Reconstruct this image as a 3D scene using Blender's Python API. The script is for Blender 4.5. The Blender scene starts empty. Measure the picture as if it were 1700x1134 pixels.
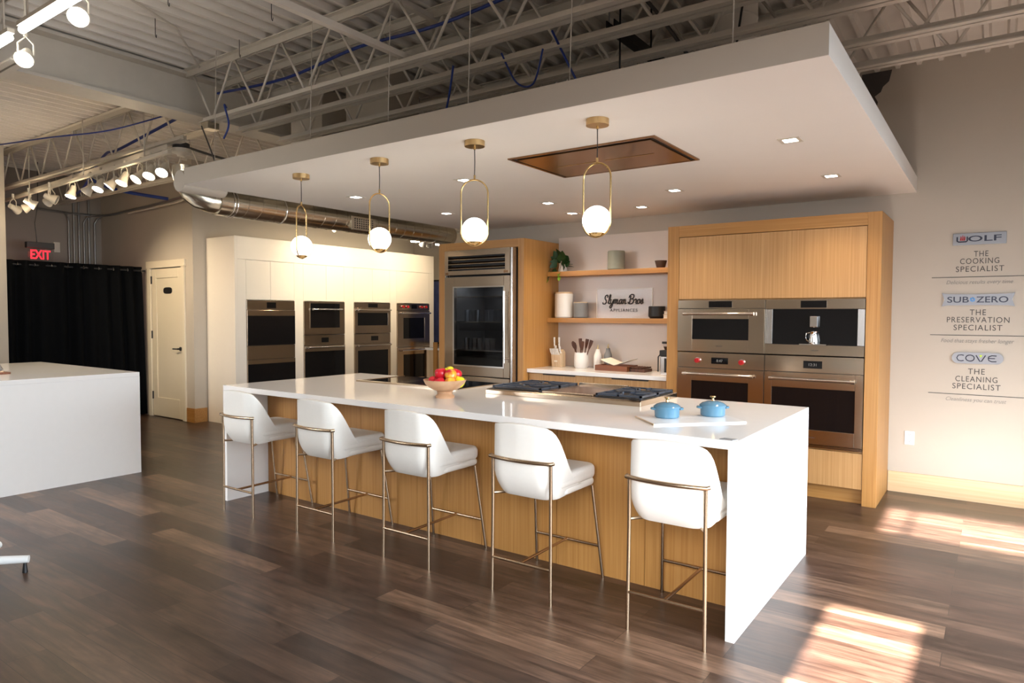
import bpy, bmesh, math, random
from mathutils import Vector, Matrix
random.seed(7)
SC = bpy.context.scene
COL = SC.collection
PI = math.pi
R = math.radians

# ------------------------------------------------------------------ camera
F_PX, PITCH, YAW, ROLL = 1129.5, R(-2.2462), R(35.4287), R(0.2036)
cd = bpy.data.cameras.new('camera')
cd.sensor_fit = 'HORIZONTAL'; cd.sensor_width = 36.0
cd.lens = F_PX / 1700.0 * 36.0
cd.clip_start = 0.05; cd.clip_end = 200
cam = bpy.data.objects.new('camera', cd); COL.objects.link(cam)
fw = Vector((-math.sin(YAW)*math.cos(PITCH), math.cos(YAW)*math.cos(PITCH), math.sin(PITCH)))
rt = Vector((math.cos(YAW), math.sin(YAW), 0)); up = rt.cross(fw)
r2 = rt*math.cos(ROLL)+up*math.sin(ROLL); u2 = -rt*math.sin(ROLL)+up*math.cos(ROLL)
m = Matrix((r2, u2, -fw)).transposed().to_4x4(); m.translation = Vector((0.926, -3.0332, 1.4765))
cam.matrix_world = m
SC.camera = cam

# ------------------------------------------------------------------ world, sun, daylight, exposure
SC.view_settings.view_transform = 'Standard'; SC.view_settings.look = 'None'
SC.view_settings.gamma = 1; SC.view_settings.use_curve_mapping = False
SC.view_settings.exposure = 0.38
w = bpy.data.worlds.new('world'); SC.world = w; w.use_nodes = True
bg = w.node_tree.nodes['Background']; bg.inputs[1].default_value = 1.5
_nt = w.node_tree; _tc = _nt.nodes.new('ShaderNodeTexCoord'); _sp = _nt.nodes.new('ShaderNodeSeparateXYZ'); _rp = _nt.nodes.new('ShaderNodeValToRGB')
_rp.color_ramp.elements[0].position = .0; _rp.color_ramp.elements[0].color = (.10, .09, .08, 1)      # ground outside
_rp.color_ramp.elements[1].position = .02; _rp.color_ramp.elements[1].color = (.75, .87, 1, 1)       # sky
_nt.links.new(_tc.outputs['Generated'], _sp.inputs[0]); _nt.links.new(_sp.outputs['Z'], _rp.inputs[0]); _nt.links.new(_rp.outputs[0], bg.inputs[0])

def light(name, kind, loc, energy, color, aim=None, size=None, size_y=None, parent=None, **kw):
    ld = bpy.data.lights.new(name, kind); ld.energy = energy; ld.color = color
    if kind == 'AREA':
        ld.shape = 'RECTANGLE'; ld.size = size; ld.size_y = size_y
    elif kind in ('SPOT', 'POINT'):
        ld.shadow_soft_size = size or 0.03
    for k, v in kw.items(): setattr(ld, k, v)
    o = bpy.data.objects.new(name, ld); COL.objects.link(o)
    loc = Vector(loc)
    q = Vector(aim).to_track_quat('-Z', 'Y') if aim is not None else None
    o.location = loc
    if q: o.rotation_mode = 'QUATERNION'; o.rotation_quaternion = q
    if parent is not None:
        o.parent = parent; o.location = loc - parent.location
    return o

SUN_T = 0.45
sun = light('sun', 'SUN', (0.5, -12, 6), 170.0, (1, .94, .88), aim=(0.0, 1, -SUN_T)); sun.data.angle = R(0.7)
# daylight entering through the big side windows (right wall); front daylight by area lamps added before the front wall
light('side_window_daylight', 'AREA', (3.06, -.5, 1.30), 240, (.83, .92, 1), aim=(-1, 0, -.68), size=5.8, size_y=2.2, spread=R(112))
light('front_daylight_fill', 'AREA', (1.35, -4.12, 1.5), 80, (.93, .96, 1), aim=(-.1, 1, -.60), size=3.0, size_y=2.4, spread=R(84))
light('front_daylight_fill', 'AREA', (-5.85, -4.12, 1.5), 80, (.93, .96, 1), aim=(.2, 1, -.60), size=2.1, size_y=2.4, spread=R(90))

# ------------------------------------------------------------------ materials
def nodes(name):
    mt = bpy.data.materials.new(name); mt.use_nodes = True
    nt = mt.node_tree; b = nt.nodes['Principled BSDF']
    return mt, nt, b
def srgb(r, g, b):
    f = lambda c: (c/255/12.92) if c/255 <= .04045 else ((c/255+.055)/1.055)**2.4
    return (f(r), f(g), f(b), 1)
def plain(name, col, rough=.5, metal=0, spec=.5, noise=0, nscale=30, bump=0, coat=0, emit=None, es=0, aniso=0):
    mt, nt, b = nodes(name)
    b.inputs['Base Color'].default_value = col; b.inputs['Roughness'].default_value = rough
    b.inputs['Metallic'].default_value = metal; b.inputs['Specular IOR Level'].default_value = spec
    b.inputs['Coat Weight'].default_value = coat
    if emit: b.inputs['Emission Color'].default_value = emit; b.inputs['Emission Strength'].default_value = es
    tc = nt.nodes.new('ShaderNodeTexCoord'); n = nt.nodes.new('ShaderNodeTexNoise')
    n.inputs['Scale'].default_value = nscale; n.inputs['Detail'].default_value = 3
    nt.links.new(tc.outputs['Object'], n.inputs['Vector'])
    if noise:
        mx = nt.nodes.new('ShaderNodeMix'); mx.data_type = 'RGBA'
        mx.inputs['A'].default_value = tuple(c*(1-noise) for c in col[:3])+(1,)
        mx.inputs['B'].default_value = tuple(min(1, c*(1+noise)) for c in col[:3])+(1,)
        nt.links.new(n.outputs['Fac'], mx.inputs['Factor']); nt.links.new(mx.outputs['Result'], b.inputs['Base Color'])
    if bump:
        bp = nt.nodes.new('ShaderNodeBump'); bp.inputs['Strength'].default_value = bump; bp.inputs['Distance'].default_value = .01
        nt.links.new(n.outputs['Fac'], bp.inputs['Height']); nt.links.new(bp.outputs['Normal'], b.inputs['Normal'])
    return mt
def wood(name, c1, c2, axis='Z', rough=.42, fine=55.0):
    mt, nt, b = nodes(name)
    tc = nt.nodes.new('ShaderNodeTexCoord'); mp = nt.nodes.new('ShaderNodeMapping')
    s = {'Z': (fine, fine, 1.2), 'X': (1.2, fine, fine), 'Y': (fine, 1.2, fine)}[axis]
    mp.inputs['Scale'].default_value = s
    n = nt.nodes.new('ShaderNodeTexNoise'); n.inputs['Scale'].default_value = 1.0; n.inputs['Detail'].default_value = 6; n.inputs['Distortion'].default_value = .4
    rp = nt.nodes.new('ShaderNodeValToRGB'); rp.color_ramp.elements[0].position = .3; rp.color_ramp.elements[1].position = .7
    rp.color_ramp.elements[0].color = c1; rp.color_ramp.elements[1].color = c2
    nt.links.new(tc.outputs['Object'], mp.inputs['Vector']); nt.links.new(mp.outputs['Vector'], n.inputs['Vector'])
    nt.links.new(n.outputs['Fac'], rp.inputs['Fac']); nt.links.new(rp.outputs['Color'], b.inputs['Base Color'])
    b.inputs['Roughness'].default_value = rough
    bp = nt.nodes.new('ShaderNodeBump'); bp.inputs['Strength'].default_value = .06; bp.inputs['Distance'].default_value = .003
    nt.links.new(n.outputs['Fac'], bp.inputs['Height']); nt.links.new(bp.outputs['Normal'], b.inputs['Normal'])
    return mt
def brushed(name, col, axis='X', rough=.26):
    mt, nt, b = nodes(name)
    b.inputs['Base Color'].default_value = col; b.inputs['Metallic'].default_value = 1
    tc = nt.nodes.new('ShaderNodeTexCoord'); mp = nt.nodes.new('ShaderNodeMapping')
    mp.inputs['Scale'].default_value = {'X': (1.5, 60, 700), 'Z': (300, 300, 2)}[axis]
    n = nt.nodes.new('ShaderNodeTexNoise'); n.inputs['Scale'].default_value = 1; n.inputs['Detail'].default_value = 2
    mr = nt.nodes.new('ShaderNodeMapRange'); mr.inputs['To Min'].default_value = rough-.03; mr.inputs['To Max'].default_value = rough+.04
    nt.links.new(tc.outputs['Object'], mp.inputs['Vector']); nt.links.new(mp.outputs['Vector'], n.inputs['Vector'])
    nt.links.new(n.outputs['Fac'], mr.inputs['Value']); nt.links.new(mr.outputs['Result'], b.inputs['Roughness'])
    return mt

def floor_mat():
    mt, nt, b = nodes('dark_plank_floor')
    L = nt.links.new; N = nt.nodes.new
    tc = N('ShaderNodeTexCoord')
    br = N('ShaderNodeTexBrick'); br.offset = .37; br.offset_frequency = 2
    br.inputs['Scale'].default_value = 1; br.inputs['Brick Width'].default_value = 1.22; br.inputs['Row Height'].default_value = .152
    br.inputs['Mortar Size'].default_value = .0012; br.inputs['Mortar Smooth'].default_value = .1; br.inputs['Bias'].default_value = 0
    br.inputs['Color1'].default_value = (0, 0, 0, 1); br.inputs['Color2'].default_value = (1, 1, 1, 1); br.inputs['Mortar'].default_value = (0.1, 0.1, 0.1, 1)
    L(tc.outputs['Object'], br.inputs['Vector'])
    rp = N('ShaderNodeValToRGB'); e = rp.color_ramp.elements
    e[0].position = 0; e[0].color = srgb(48, 34, 27); e[1].position = 1; e[1].color = srgb(104, 80, 64)
    for pz, c in ((.3, srgb(60, 43, 35)), (.55, srgb(70, 52, 42)), (.8, srgb(82, 62, 50))):
        x = e.new(pz); x.color = c
    L(br.outputs['Color'], rp.inputs['Fac'])
    # long grain, shifted per board
    mp = N('ShaderNodeMapping'); mp.inputs['Scale'].default_value = (1.6, 22, 1)
    sc = N('ShaderNodeVectorMath'); sc.operation = 'SCALE'; sc.inputs['Scale'].default_value = 13
    ad = N('ShaderNodeVectorMath'); ad.operation = 'ADD'
    L(br.outputs['Color'], sc.inputs[0]); L(tc.outputs['Object'], mp.inputs['Vector']); L(mp.outputs['Vector'], ad.inputs[0]); L(sc.outputs['Vector'], ad.inputs[1])
    n = N('ShaderNodeTexNoise'); n.inputs['Scale'].default_value = 1.3; n.inputs['Detail'].default_value = 7; n.inputs['Roughness'].default_value = .62; n.inputs['Distortion'].default_value = .6
    L(ad.outputs['Vector'], n.inputs['Vector'])
    mr = N('ShaderNodeMapRange'); mr.inputs['From Min'].default_value = .28; mr.inputs['From Max'].default_value = .72; mr.inputs['To Min'].default_value = .38; mr.inputs['To Max'].default_value = 1.75
    L(n.outputs['Fac'], mr.inputs['Value'])
    mp2 = N('ShaderNodeMapping'); mp2.inputs['Scale'].default_value = (2.2, 7, 1); ad2 = N('ShaderNodeVectorMath'); ad2.operation = 'ADD'
    L(tc.outputs['Object'], mp2.inputs['Vector']); L(mp2.outputs['Vector'], ad2.inputs[0]); L(sc.outputs['Vector'], ad2.inputs[1])
    n2 = N('ShaderNodeTexNoise'); n2.inputs['Scale'].default_value = 1.4; n2.inputs['Detail'].default_value = 5; n2.inputs['Distortion'].default_value = 1.2
    L(ad2.outputs['Vector'], n2.inputs['Vector'])
    mr2 = N('ShaderNodeMapRange'); mr2.inputs['From Min'].default_value = .3; mr2.inputs['From Max'].default_value = .7; mr2.inputs['To Min'].default_value = .7; mr2.inputs['To Max'].default_value = 1.3
    L(n2.outputs['Fac'], mr2.inputs['Value'])
    mm = N('ShaderNodeMath'); mm.operation = 'MULTIPLY'; L(mr.outputs['Result'], mm.inputs[0]); L(mr2.outputs['Result'], mm.inputs[1])
    mx = N('ShaderNodeMix'); mx.data_type = 'RGBA'; mx.blend_type = 'MULTIPLY'; mx.inputs['Factor'].default_value = 1
    L(rp.outputs['Color'], mx.inputs['A']); L(mm.outputs[0], mx.inputs['B'])
    m2 = N('ShaderNodeMix'); m2.data_type = 'RGBA'; m2.inputs['B'].default_value = srgb(30, 22, 18)
    L(br.outputs['Fac'], m2.inputs['Factor']); L(mx.outputs['Result'], m2.inputs['A']); L(m2.outputs['Result'], b.inputs['Base Color'])
    r2_ = N('ShaderNodeMapRange'); r2_.inputs['To Min'].default_value = .24; r2_.inputs['To Max'].default_value = .40
    L(n.outputs['Fac'], r2_.inputs['Value']); L(r2_.outputs['Result'], b.inputs['Roughness'])
    bp = N('ShaderNodeBump'); bp.inputs['Strength'].default_value = .12; bp.inputs['Distance'].default_value = .004
    L(n.outputs['Fac'], bp.inputs['Height']); L(bp.outputs['Normal'], b.inputs['Normal'])
    return mt

M = {}
M['floor'] = floor_mat()
M['wall'] = plain('beige_wall_paint', srgb(193, 183, 169), .75, noise=.03, nscale=4, bump=.04)
M['wallgrey'] = plain('grey_wall_paint', srgb(150, 140, 130), .8, noise=.03, nscale=4)
M['white'] = plain('white_ceiling_paint', srgb(244, 239, 232), .75, noise=.015, nscale=3)
M['deck'] = plain('painted_metal_deck', srgb(226, 220, 211), .6, noise=.08, nscale=5)
M['steelpaint'] = plain('painted_steel', srgb(208, 200, 188), .55, noise=.06, nscale=12)
M['quartz'] = plain('white_quartz', srgb(244, 240, 236), .08, noise=.015, nscale=18)
M['whitecab'] = plain('white_cabinet_laminate', srgb(244, 234, 220), .35, noise=.01, nscale=9)
M['oak'] = wood('honey_oak', srgb(166, 115, 57), srgb(187, 138, 78), fine=80)
M['oakx'] = wood('honey_oak_horizontal', srgb(166, 115, 57), srgb(187, 138, 78), 'X', fine=80)
M['oakdoor'] = wood('honey_oak_door', srgb(176, 130, 78), srgb(198, 154, 102), fine=75)
M['oakbase'] = wood('pale_oak_baseboard', srgb(222, 186, 140), srgb(236, 204, 162), 'X')
M['steel'] = brushed('brushed_steel', (.50, .405, .31, 1), 'X', .17)
M['steelz'] = brushed('brushed_steel_vertical', (.62, .60, .58, 1), 'Z')
M['chrome'] = plain('polished_steel', (.86, .84, .82, 1), .12, 1)
M['bronze'] = brushed('dark_bronze_steel', (.30, .17, .09, 1), 'X', .2)
M['blackglass'] = plain('black_oven_glass', (.004, .004, .005, 1), .04, 0, .5)
M['black'] = plain('matte_black', (.012, .012, .013, 1), .5)
M['blackmetal'] = plain('black_metal', (.015, .015, .016, 1), .35, .6)
M['iron'] = plain('cast_iron_grate', (.05, .06, .08, 1), .38, .3, bump=.1, nscale=200)
M['leather'] = plain('cream_leather', srgb(244, 240, 232), .42, noise=.02, nscale=60, bump=.05)
M['brass'] = plain('champagne_brass', (.52, .385, .26, 1), .27, 1, noise=.04, nscale=40)
M['gold'] = plain('polished_brass', (.72, .50, .22, 1), .2, 1)
M['goldmat'] = plain('brushed_brass', (.62, .44, .22, 1), .34, 1)
M['globe'] = plain('opal_glass_lit', (1, 1, 1, 1), .2, emit=(1, .95, .86, 1), es=4.5)
M['lens'] = plain('lamp_lens_lit', (1, 1, 1, 1), .3, emit=(1, .95, .86, 1), es=14)
M['lensoff'] = plain('lamp_lens_unlit', (.3, .3, .3, 1), .1)
M['tube'] = plain('fluorescent_tube_lit', (1, 1, 1, 1), .3, emit=(1, .97, .9, 1), es=22)
M['fixture'] = plain('white_fixture_enamel', srgb(214, 206, 192), .4)
M['galv'] = brushed('galvanised_duct', (.66, .61, .50, 1), 'X', .22)
M['red'] = plain('red_knob_plastic', (.42, .006, .01, 1), .35)
M['bluepot'] = plain('blue_enamel', srgb(82, 124, 148), .16, noise=.03, nscale=10)
M['bowlwood'] = wood('light_turned_wood', srgb(176, 132, 96), srgb(206, 166, 130), 'X', .4, 14)
M['marble'] = plain('white_marble', srgb(240, 238, 236), .2, noise=.06, nscale=14)
M['stone'] = plain('warm_stone_slab', srgb(222, 208, 196), .3, noise=.03, nscale=5)
M['ceramic'] = plain('white_stoneware', srgb(238, 234, 228), .35)
M['greyceramic'] = plain('grey_stoneware', srgb(128, 128, 128), .5, noise=.05, nscale=50)
M['sage'] = plain('sage_grey_stoneware', srgb(150, 152, 138), .5, noise=.07, nscale=40)
M['darkclay'] = plain('dark_brown_clay', srgb(74, 56, 46), .6, noise=.12, nscale=60)
M['walnut'] = wood('walnut', srgb(96, 50, 24), srgb(134, 76, 40), 'X', .45, 60)
M['darkwood'] = wood('dark_utensil_wood', srgb(56, 28, 14), srgb(92, 50, 28), 'Z', .5, 60)
M['palewood'] = wood('pale_block_wood', srgb(206, 176, 138), srgb(226, 200, 166), 'Z', .5, 40)
M['paper'] = plain('paper', srgb(238, 230, 216), .7)
M['ink'] = plain('dark_ink', srgb(40, 36, 36), .6)
M['greyink'] = plain('grey_vinyl_lettering', srgb(70, 68, 66), .6)
M['paleink'] = plain('pale_grey_vinyl_lettering', srgb(140, 136, 130), .6)
M['badge'] = plain('silver_badge', srgb(138, 138, 142), .4, .45)
M['navy'] = plain('navy_lettering', srgb(24, 28, 52), .4)
M['skyblue'] = plain('light_blue_emblem', srgb(60, 150, 220), .4)
M['lime'] = plain('lime_emblem', srgb(190, 220, 60), .4)
M['leaf'] = plain('plant_leaf', srgb(38, 74, 34), .4, noise=.25, nscale=30)
M['leaflight'] = plain('young_leaf', srgb(128, 170, 48), .4, noise=.15, nscale=30)
M['cloth'] = plain('black_curtain_cloth', (.0028, .0032, .004, 1), .9, spec=.1, noise=.2, nscale=8)
M['door'] = plain('cream_door_paint', srgb(232, 220, 196), .45)
M['conduit'] = plain('galvanised_conduit', (.32, .32, .32, 1), .35, .8)
M['bluecable'] = plain('blue_cable', srgb(22, 50, 130), .5)
M['greycable'] = plain('grey_cable', srgb(70, 66, 62), .5)
M['exitred'] = plain('exit_letters_lit', (.8, .02, .03, 1), .4, emit=(1, .02, .04, 1), es=1.3)
M['plastic'] = plain('white_plastic', srgb(240, 240, 238), .35)
M['darkplastic'] = plain('dark_grey_plastic', srgb(54, 52, 50), .45)
M['picture'] = plain('abstract_blue_print', srgb(70, 78, 120), .3, noise=.6, nscale=9)
def apple_mat():
    mt, nt, b = nodes('apple_skin'); L = nt.links.new
    tc = nt.nodes.new('ShaderNodeTexCoord'); n = nt.nodes.new('ShaderNodeTexNoise'); n.inputs['Scale'].default_value = 14; n.inputs['Detail'].default_value = 3
    rp = nt.nodes.new('ShaderNodeValToRGB'); e = rp.color_ramp.elements
    e[0].position = .42; e[0].color = srgb(196, 24, 40); e[1].position = .66; e[1].color = srgb(240, 190, 60)
    L(tc.outputs['Object'], n.inputs['Vector']); L(n.outputs['Fac'], rp.inputs['Fac']); L(rp.outputs['Color'], b.inputs['Base Color'])
    b.inputs['Roughness'].default_value = .25
    return mt
M['apple'] = apple_mat()
M['applered'] = plain('red_apple_skin', srgb(200, 26, 44), .22, noise=.25, nscale=12)
M['appleyellow'] = plain('yellow_apple_skin', srgb(222, 214, 40), .25, noise=.15, nscale=12)
def glass_mat(name, tint, ior=1.5):
    mt = bpy.data.materials.new(name); mt.use_nodes = True; nt = mt.node_tree; nt.nodes.clear()
    o = nt.nodes.new('ShaderNodeOutputMaterial'); t = nt.nodes.new('ShaderNodeBsdfTransparent'); t.inputs[0].default_value = tint
    g = nt.nodes.new('ShaderNodeBsdfGlossy'); g.inputs['Roughness'].default_value = .03
    lw = nt.nodes.new('ShaderNodeLayerWeight'); lw.inputs['Blend'].default_value = .5
    pw = nt.nodes.new('ShaderNodeMath'); pw.operation = 'POWER'; pw.inputs[1].default_value = 4.0
    fr = nt.nodes.new('ShaderNodeMath'); fr.operation = 'MULTIPLY_ADD'; fr.inputs[1].default_value = .6; fr.inputs[2].default_value = ((ior-1)/(ior+1))**2
    mx = nt.nodes.new('ShaderNodeMixShader')
    nt.links.new(lw.outputs['Facing'], pw.inputs[0]); nt.links.new(pw.outputs[0], fr.inputs[0])
    nt.links.new(fr.outputs[0], mx.inputs[0]); nt.links.new(t.outputs[0], mx.inputs[1]); nt.links.new(g.outputs[0], mx.inputs[2]); nt.links.new(mx.outputs[0], o.inputs[0])
    return mt
M['tintglass'] = glass_mat('tinted_door_glass', (.6, .6, .6, 1), 1.28)
M['clear'] = glass_mat('clear_acrylic', (.95, .95, .95, 1), 1.2)
M['tumbler'] = glass_mat('clear_tumbler_glass', (.85, .88, .92, 1), 2.0)

# ------------------------------------------------------------------ mesh helpers
class MB:
    def __init__(s): s.v = []; s.f = []; s.smooth = set()
    def add(s, vs, fs, smooth=False):
        b = len(s.v); s.v += [tuple(v) for v in vs]
        for f in fs:
            if smooth: s.smooth.add(len(s.f))
            s.f.append([i+b for i in f])
        return s
    def box(s, x0, x1, y0, y1, z0, z1):
        x0, x1 = sorted((x0, x1)); y0, y1 = sorted((y0, y1)); z0, z1 = sorted((z0, z1))
        return s.add([(x0,y0,z0),(x1,y0,z0),(x1,y1,z0),(x0,y1,z0),(x0,y0,z1),(x1,y0,z1),(x1,y1,z1),(x0,y1,z1)],
              [(3,2,1,0),(4,5,6,7),(0,1,5,4),(1,2,6,5),(2,3,7,6),(3,0,4,7)])
    def tube(s, pts, r, n=12, caps=True, closed=False):
        P = [Vector(p) for p in pts]; k = len(P)
        rr = r if isinstance(r, (list, tuple)) else [r]*k
        vs = []; prev = None
        for i in range(k):
            if closed: t = P[(i+1) % k]-P[i-1]
            else: t = (P[min(i+1, k-1)]-P[max(i-1, 0)])
            t.normalize()
            if prev is None:
                a = Vector((0,0,1)) if abs(t.z) < .9 else Vector((1,0,0)); x = t.cross(a).normalized()
            else:
                x = prev - t*prev.dot(t); x.normalize()
            prev = x; y = t.cross(x)
            for j in range(n):
                a = 2*PI*j/n; vs.append(P[i]+(x*math.cos(a)+y*math.sin(a))*rr[i])
        fs = []
        for i in range(k if closed else k-1):
            i2 = (i+1) % k
            for j in range(n): fs.append((i*n+j, i*n+(j+1) % n, i2*n+(j+1) % n, i2*n+j))
        s.add(vs, fs, True)
        if caps and not closed:
            b = len(s.v)-len(vs)
            s.f.append([b+j for j in range(n)][::-1]); s.f.append([b+(k-1)*n+j for j in range(n)])
        return s
    def lathe(s, prof, c=(0,0,0), n=32, axis='Z'):
        vs = []; k = len(prof)
        for r, z in prof:
            for j in range(n):
                a = 2*PI*j/n; p = (r*math.cos(a), r*math.sin(a), z)
                if axis == 'Y': p = (p[0], -p[2], p[1])
                if axis == 'X': p = (p[2], p[0], p[1])
                vs.append((c[0]+p[0], c[1]+p[1], c[2]+p[2]))
        fs = [(i*n+j, i*n+(j+1) % n, (i+1)*n+(j+1) % n, (i+1)*n+j) for i in range(k-1) for j in range(n)]
        s.add(vs, fs, True)
        b = len(s.v)-len(vs)
        if prof[0][0] > 1e-5: s.f.append([b+j for j in range(n)][::-1])
        if prof[-1][0] > 1e-5: s.f.append([b+(k-1)*n+j for j in range(n)])
        return s
    def prism(s, poly, axis, a, b):
        # poly in the two other axes (order: X->(y,z), Y->(x,z), Z->(x,y))
        def P(p, t):
            return {'X': (t, p[0], p[1]), 'Y': (p[0], t, p[1]), 'Z': (p[0], p[1], t)}[axis]
        n = len(poly)
        vs = [P(p, a) for p in poly]+[P(p, b) for p in poly]
        return s.add(vs, [tuple(range(n))[::-1], tuple(range(n, 2*n))]+[(i, (i+1) % n, n+(i+1) % n, n+i) for i in range(n)])
    def xf(s, mat):
        s.v = [tuple(mat @ Vector(v)) for v in s.v]; return s
    def build(s, name, mat, parent=None, bevel=0, sub=0, world=True, solid=0, seg=2):
        me = bpy.data.meshes.new(name)
        off = Vector((0,0,0))
        if parent is not None and world:
            q = parent
            while q is not None: off = off + q.location; q = q.parent
        me.from_pydata([Vector(v)-off for v in s.v], [], s.f)
        bm = bmesh.new(); bm.from_mesh(me)
        bm.faces.ensure_lookup_table()
        for i in s.smooth:
            if i < len(bm.faces): bm.faces[i].smooth = True
        if len(s.smooth): bmesh.ops.remove_doubles(bm, verts=bm.verts, dist=1e-6)
        bmesh.ops.recalc_face_normals(bm, faces=bm.faces)
        if len(s.smooth):
            for e in bm.edges:
                if len(e.link_faces) == 2 and e.calc_face_angle(0) > R(38): e.smooth = False
        bm.to_mesh(me); bm.free()
        me.materials.append(mat)
        o = bpy.data.objects.new(name, me); COL.objects.link(o)
        if parent is not None: o.parent = parent
        if solid:
            md = o.modifiers.new('solidify', 'SOLIDIFY'); md.thickness = solid; md.offset = -1
        if bevel:
            md = o.modifiers.new('bevel', 'BEVEL'); md.width = bevel; md.segments = seg; md.limit_method = 'ANGLE'; md.angle_limit = R(40)
        if sub:
            md = o.modifiers.new('subsurf', 'SUBSURF'); md.levels = sub; md.render_levels = sub
            for p in me.polygons: p.use_smooth = True
        return o
def B(*a): return MB().box(*a)
def tag(o, label, cat, group=None):
    o['label'] = label; o['category'] = cat
    if group: o['group'] = group
    return o
def thing(name, label, cat, loc=(0,0,0), group=None, rz=0):
    o = bpy.data.objects.new(name, None); COL.objects.link(o); o.location = loc; o.rotation_euler = (0,0,rz); o.empty_display_size = .1
    return tag(o, label, cat, group)
def struct(name, mb, mat, **k):
    o = mb.build(name, mat, **k); o['kind'] = 'structure'; return o
def rebase(o, p):
    # puts the origin of a world-coordinate mesh object at p
    p = Vector(p); o.data.transform(Matrix.Translation(-p)); o.location = p; return o
def copy_tree(o, parent=None):
    c = o.copy(); COL.objects.link(c)
    if parent is not None: c.parent = parent
    for ch in list(o.children): copy_tree(ch, c)
    return c
def lab(o, t): o['label'] = t; return o

def text_mb(body, w=None, h=None, space=1.0, extr=.001, shear=0, offset=0):
    cu = bpy.data.curves.new('t', 'FONT'); cu.body = body; cu.size = 1; cu.align_x = 'CENTER'; cu.space_character = space; cu.shear = shear; cu.offset = offset
    cu.resolution_u = 4
    o = bpy.data.objects.new('t', cu); COL.objects.link(o); bpy.context.view_layer.update()
    me = bpy.data.meshes.new_from_object(o.evaluated_get(bpy.context.evaluated_depsgraph_get()))
    bpy.data.objects.remove(o)
    xs = [v.co.x for v in me.vertices]; ys = [v.co.y for v in me.vertices]
    cx, cy = (min(xs)+max(xs))/2, (min(ys)+max(ys))/2; W, H = max(xs)-min(xs), max(ys)-min(ys)
    sx = w/W if w else (h/H); sy = h/H if h else sx
    mb = MB(); n = len(me.vertices)
    top = [((v.co.x-cx)*sx, (v.co.y-cy)*sy, extr) for v in me.vertices]
    mb.add(top, [tuple(p.vertices) for p in me.polygons])
    # side walls
    from collections import Counter
    c = Counter(); 
    for p in me.polygons:
        vs = list(p.vertices)
        for i in range(len(vs)): c[(vs[i], vs[(i+1) % len(vs)])] += 1
    bot = [(x, y, 0) for x, y, z in top]
    mb.v += bot
    for (a, b2) in list(c):
        if c[(b2, a)] == 0: mb.f.append([b2, a, a+n, b2+n])
    return mb   # in the xy plane, centred, facing +z
def face_minus_y(mb, x, y, z):
    # text plane facing -Y (towards the camera) placed at x,y,z
    return mb.xf(Matrix.Translation((x, y, z)) @ Matrix.Rotation(R(90), 4, 'X'))
def face_plus_x(mb, x, y, z):
    return mb.xf(Matrix.Translation((x, y, z)) @ Matrix.Rotation(R(90), 4, 'Z') @ Matrix.Rotation(R(90), 4, 'X'))

# ------------------------------------------------------------------ the setting
YW = 3.488; ZC = 3.53; FRY = -4.2; RX = 3.1
struct('floor', B(-11, RX+.1, FRY-.1, 6.4, -.05, 0), M['floor'])
struct('wall_back', B(-4.28, RX+.1, YW, YW+.12, 0, ZC+.06), M['wall'])
struct('wall_passage', B(-4.28, -4.16, YW+.12, 6.3, 0, ZC+.06), M['wall'])
struct('wall_alcove', B(-8.0, -4.28, 6.2, 6.32, 0, ZC+.06), M['wall'])
struct('wall_side', B(-8.0, -7.88, 2.05, 6.2, 0, ZC+.06), M['wall'])
# wall with the cream door, split round the opening
dw = MB(); dw.box(-10.5, -8.985, 1.95, 2.05, 0, ZC+.06); dw.box(-8.145, -7.88, 1.95, 2.05, 0, ZC+.06); dw.box(-8.985, -8.145, 1.95, 2.05, 2.12, ZC+.06)
dw.box(-9.1, -8.05, 2.05, 2.1, 0, 2.3)  # slab added behind the door to block sky light leaking under it
struct('wall_door_side', dw, M['wall'])
struct('wall_left', B(-10.6, -10.5, FRY, 2.05, 0, ZC+.06), M['wallgrey'])
struct('wall_partition', B(-9.45, -9.0, FRY, .2, 0, ZC+.03), M['wall'])
# right wall with window openings
rw = MB(); y0, y1 = -3.4, 2.4
rw.box(RX, RX+.1, FRY, y0, 0, ZC+.06); rw.box(RX, RX+.1, y1, YW+.12, 0, ZC+.06); rw.box(RX, RX+.1, y0, y1, 0, .15); rw.box(RX, RX+.1, y0, y1, 2.95, ZC+.06)
struct('wall_right', rw, M['wall'])
wf = MB()
for yy in (-3.4, -1.96, -.52, .92, 2.36): wf.box(RX+.02, RX+.08, yy, yy+.04, .15, 2.95)
struct('window_1', wf, M['blackmetal'])
# front wall: two sunlit openings (a tall pane and a transom)
fwall = MB(); ty0, ty1 = FRY-.1, FRY
X0, X1 = .275, .67; UX0, UX1 = .30, 2.3
zl1 = (.78-FRY)*SUN_T; zu0 = (2.22-FRY)*SUN_T; zu1 = (3.02-FRY)*SUN_T
fwall.box(-10.5, X0, ty0, ty1, 0, zl1); fwall.box(X1, RX+.1, ty0, ty1, 0, zl1); fwall.box(X0, X1, ty0, ty1, 0, .9)
fwall.box(-10.5, RX+.1, ty0, ty1, zl1, zu0); fwall.box(-10.5, UX0, ty0, ty1, zu0, zu1); fwall.box(UX1, RX+.1, ty0, ty1, zu0, zu1)
fwall.box(-10.5, RX+.1, ty0, ty1, zu1, ZC+.06)
struct('wall_front', fwall, M['wall'])
struct('window_2', B(.44, .475, FRY-.08, FRY-.02, zu0, zu1).box(1.2, 1.24, FRY-.08, FRY-.02, zu0, zu1), M['blackmetal'])
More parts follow.
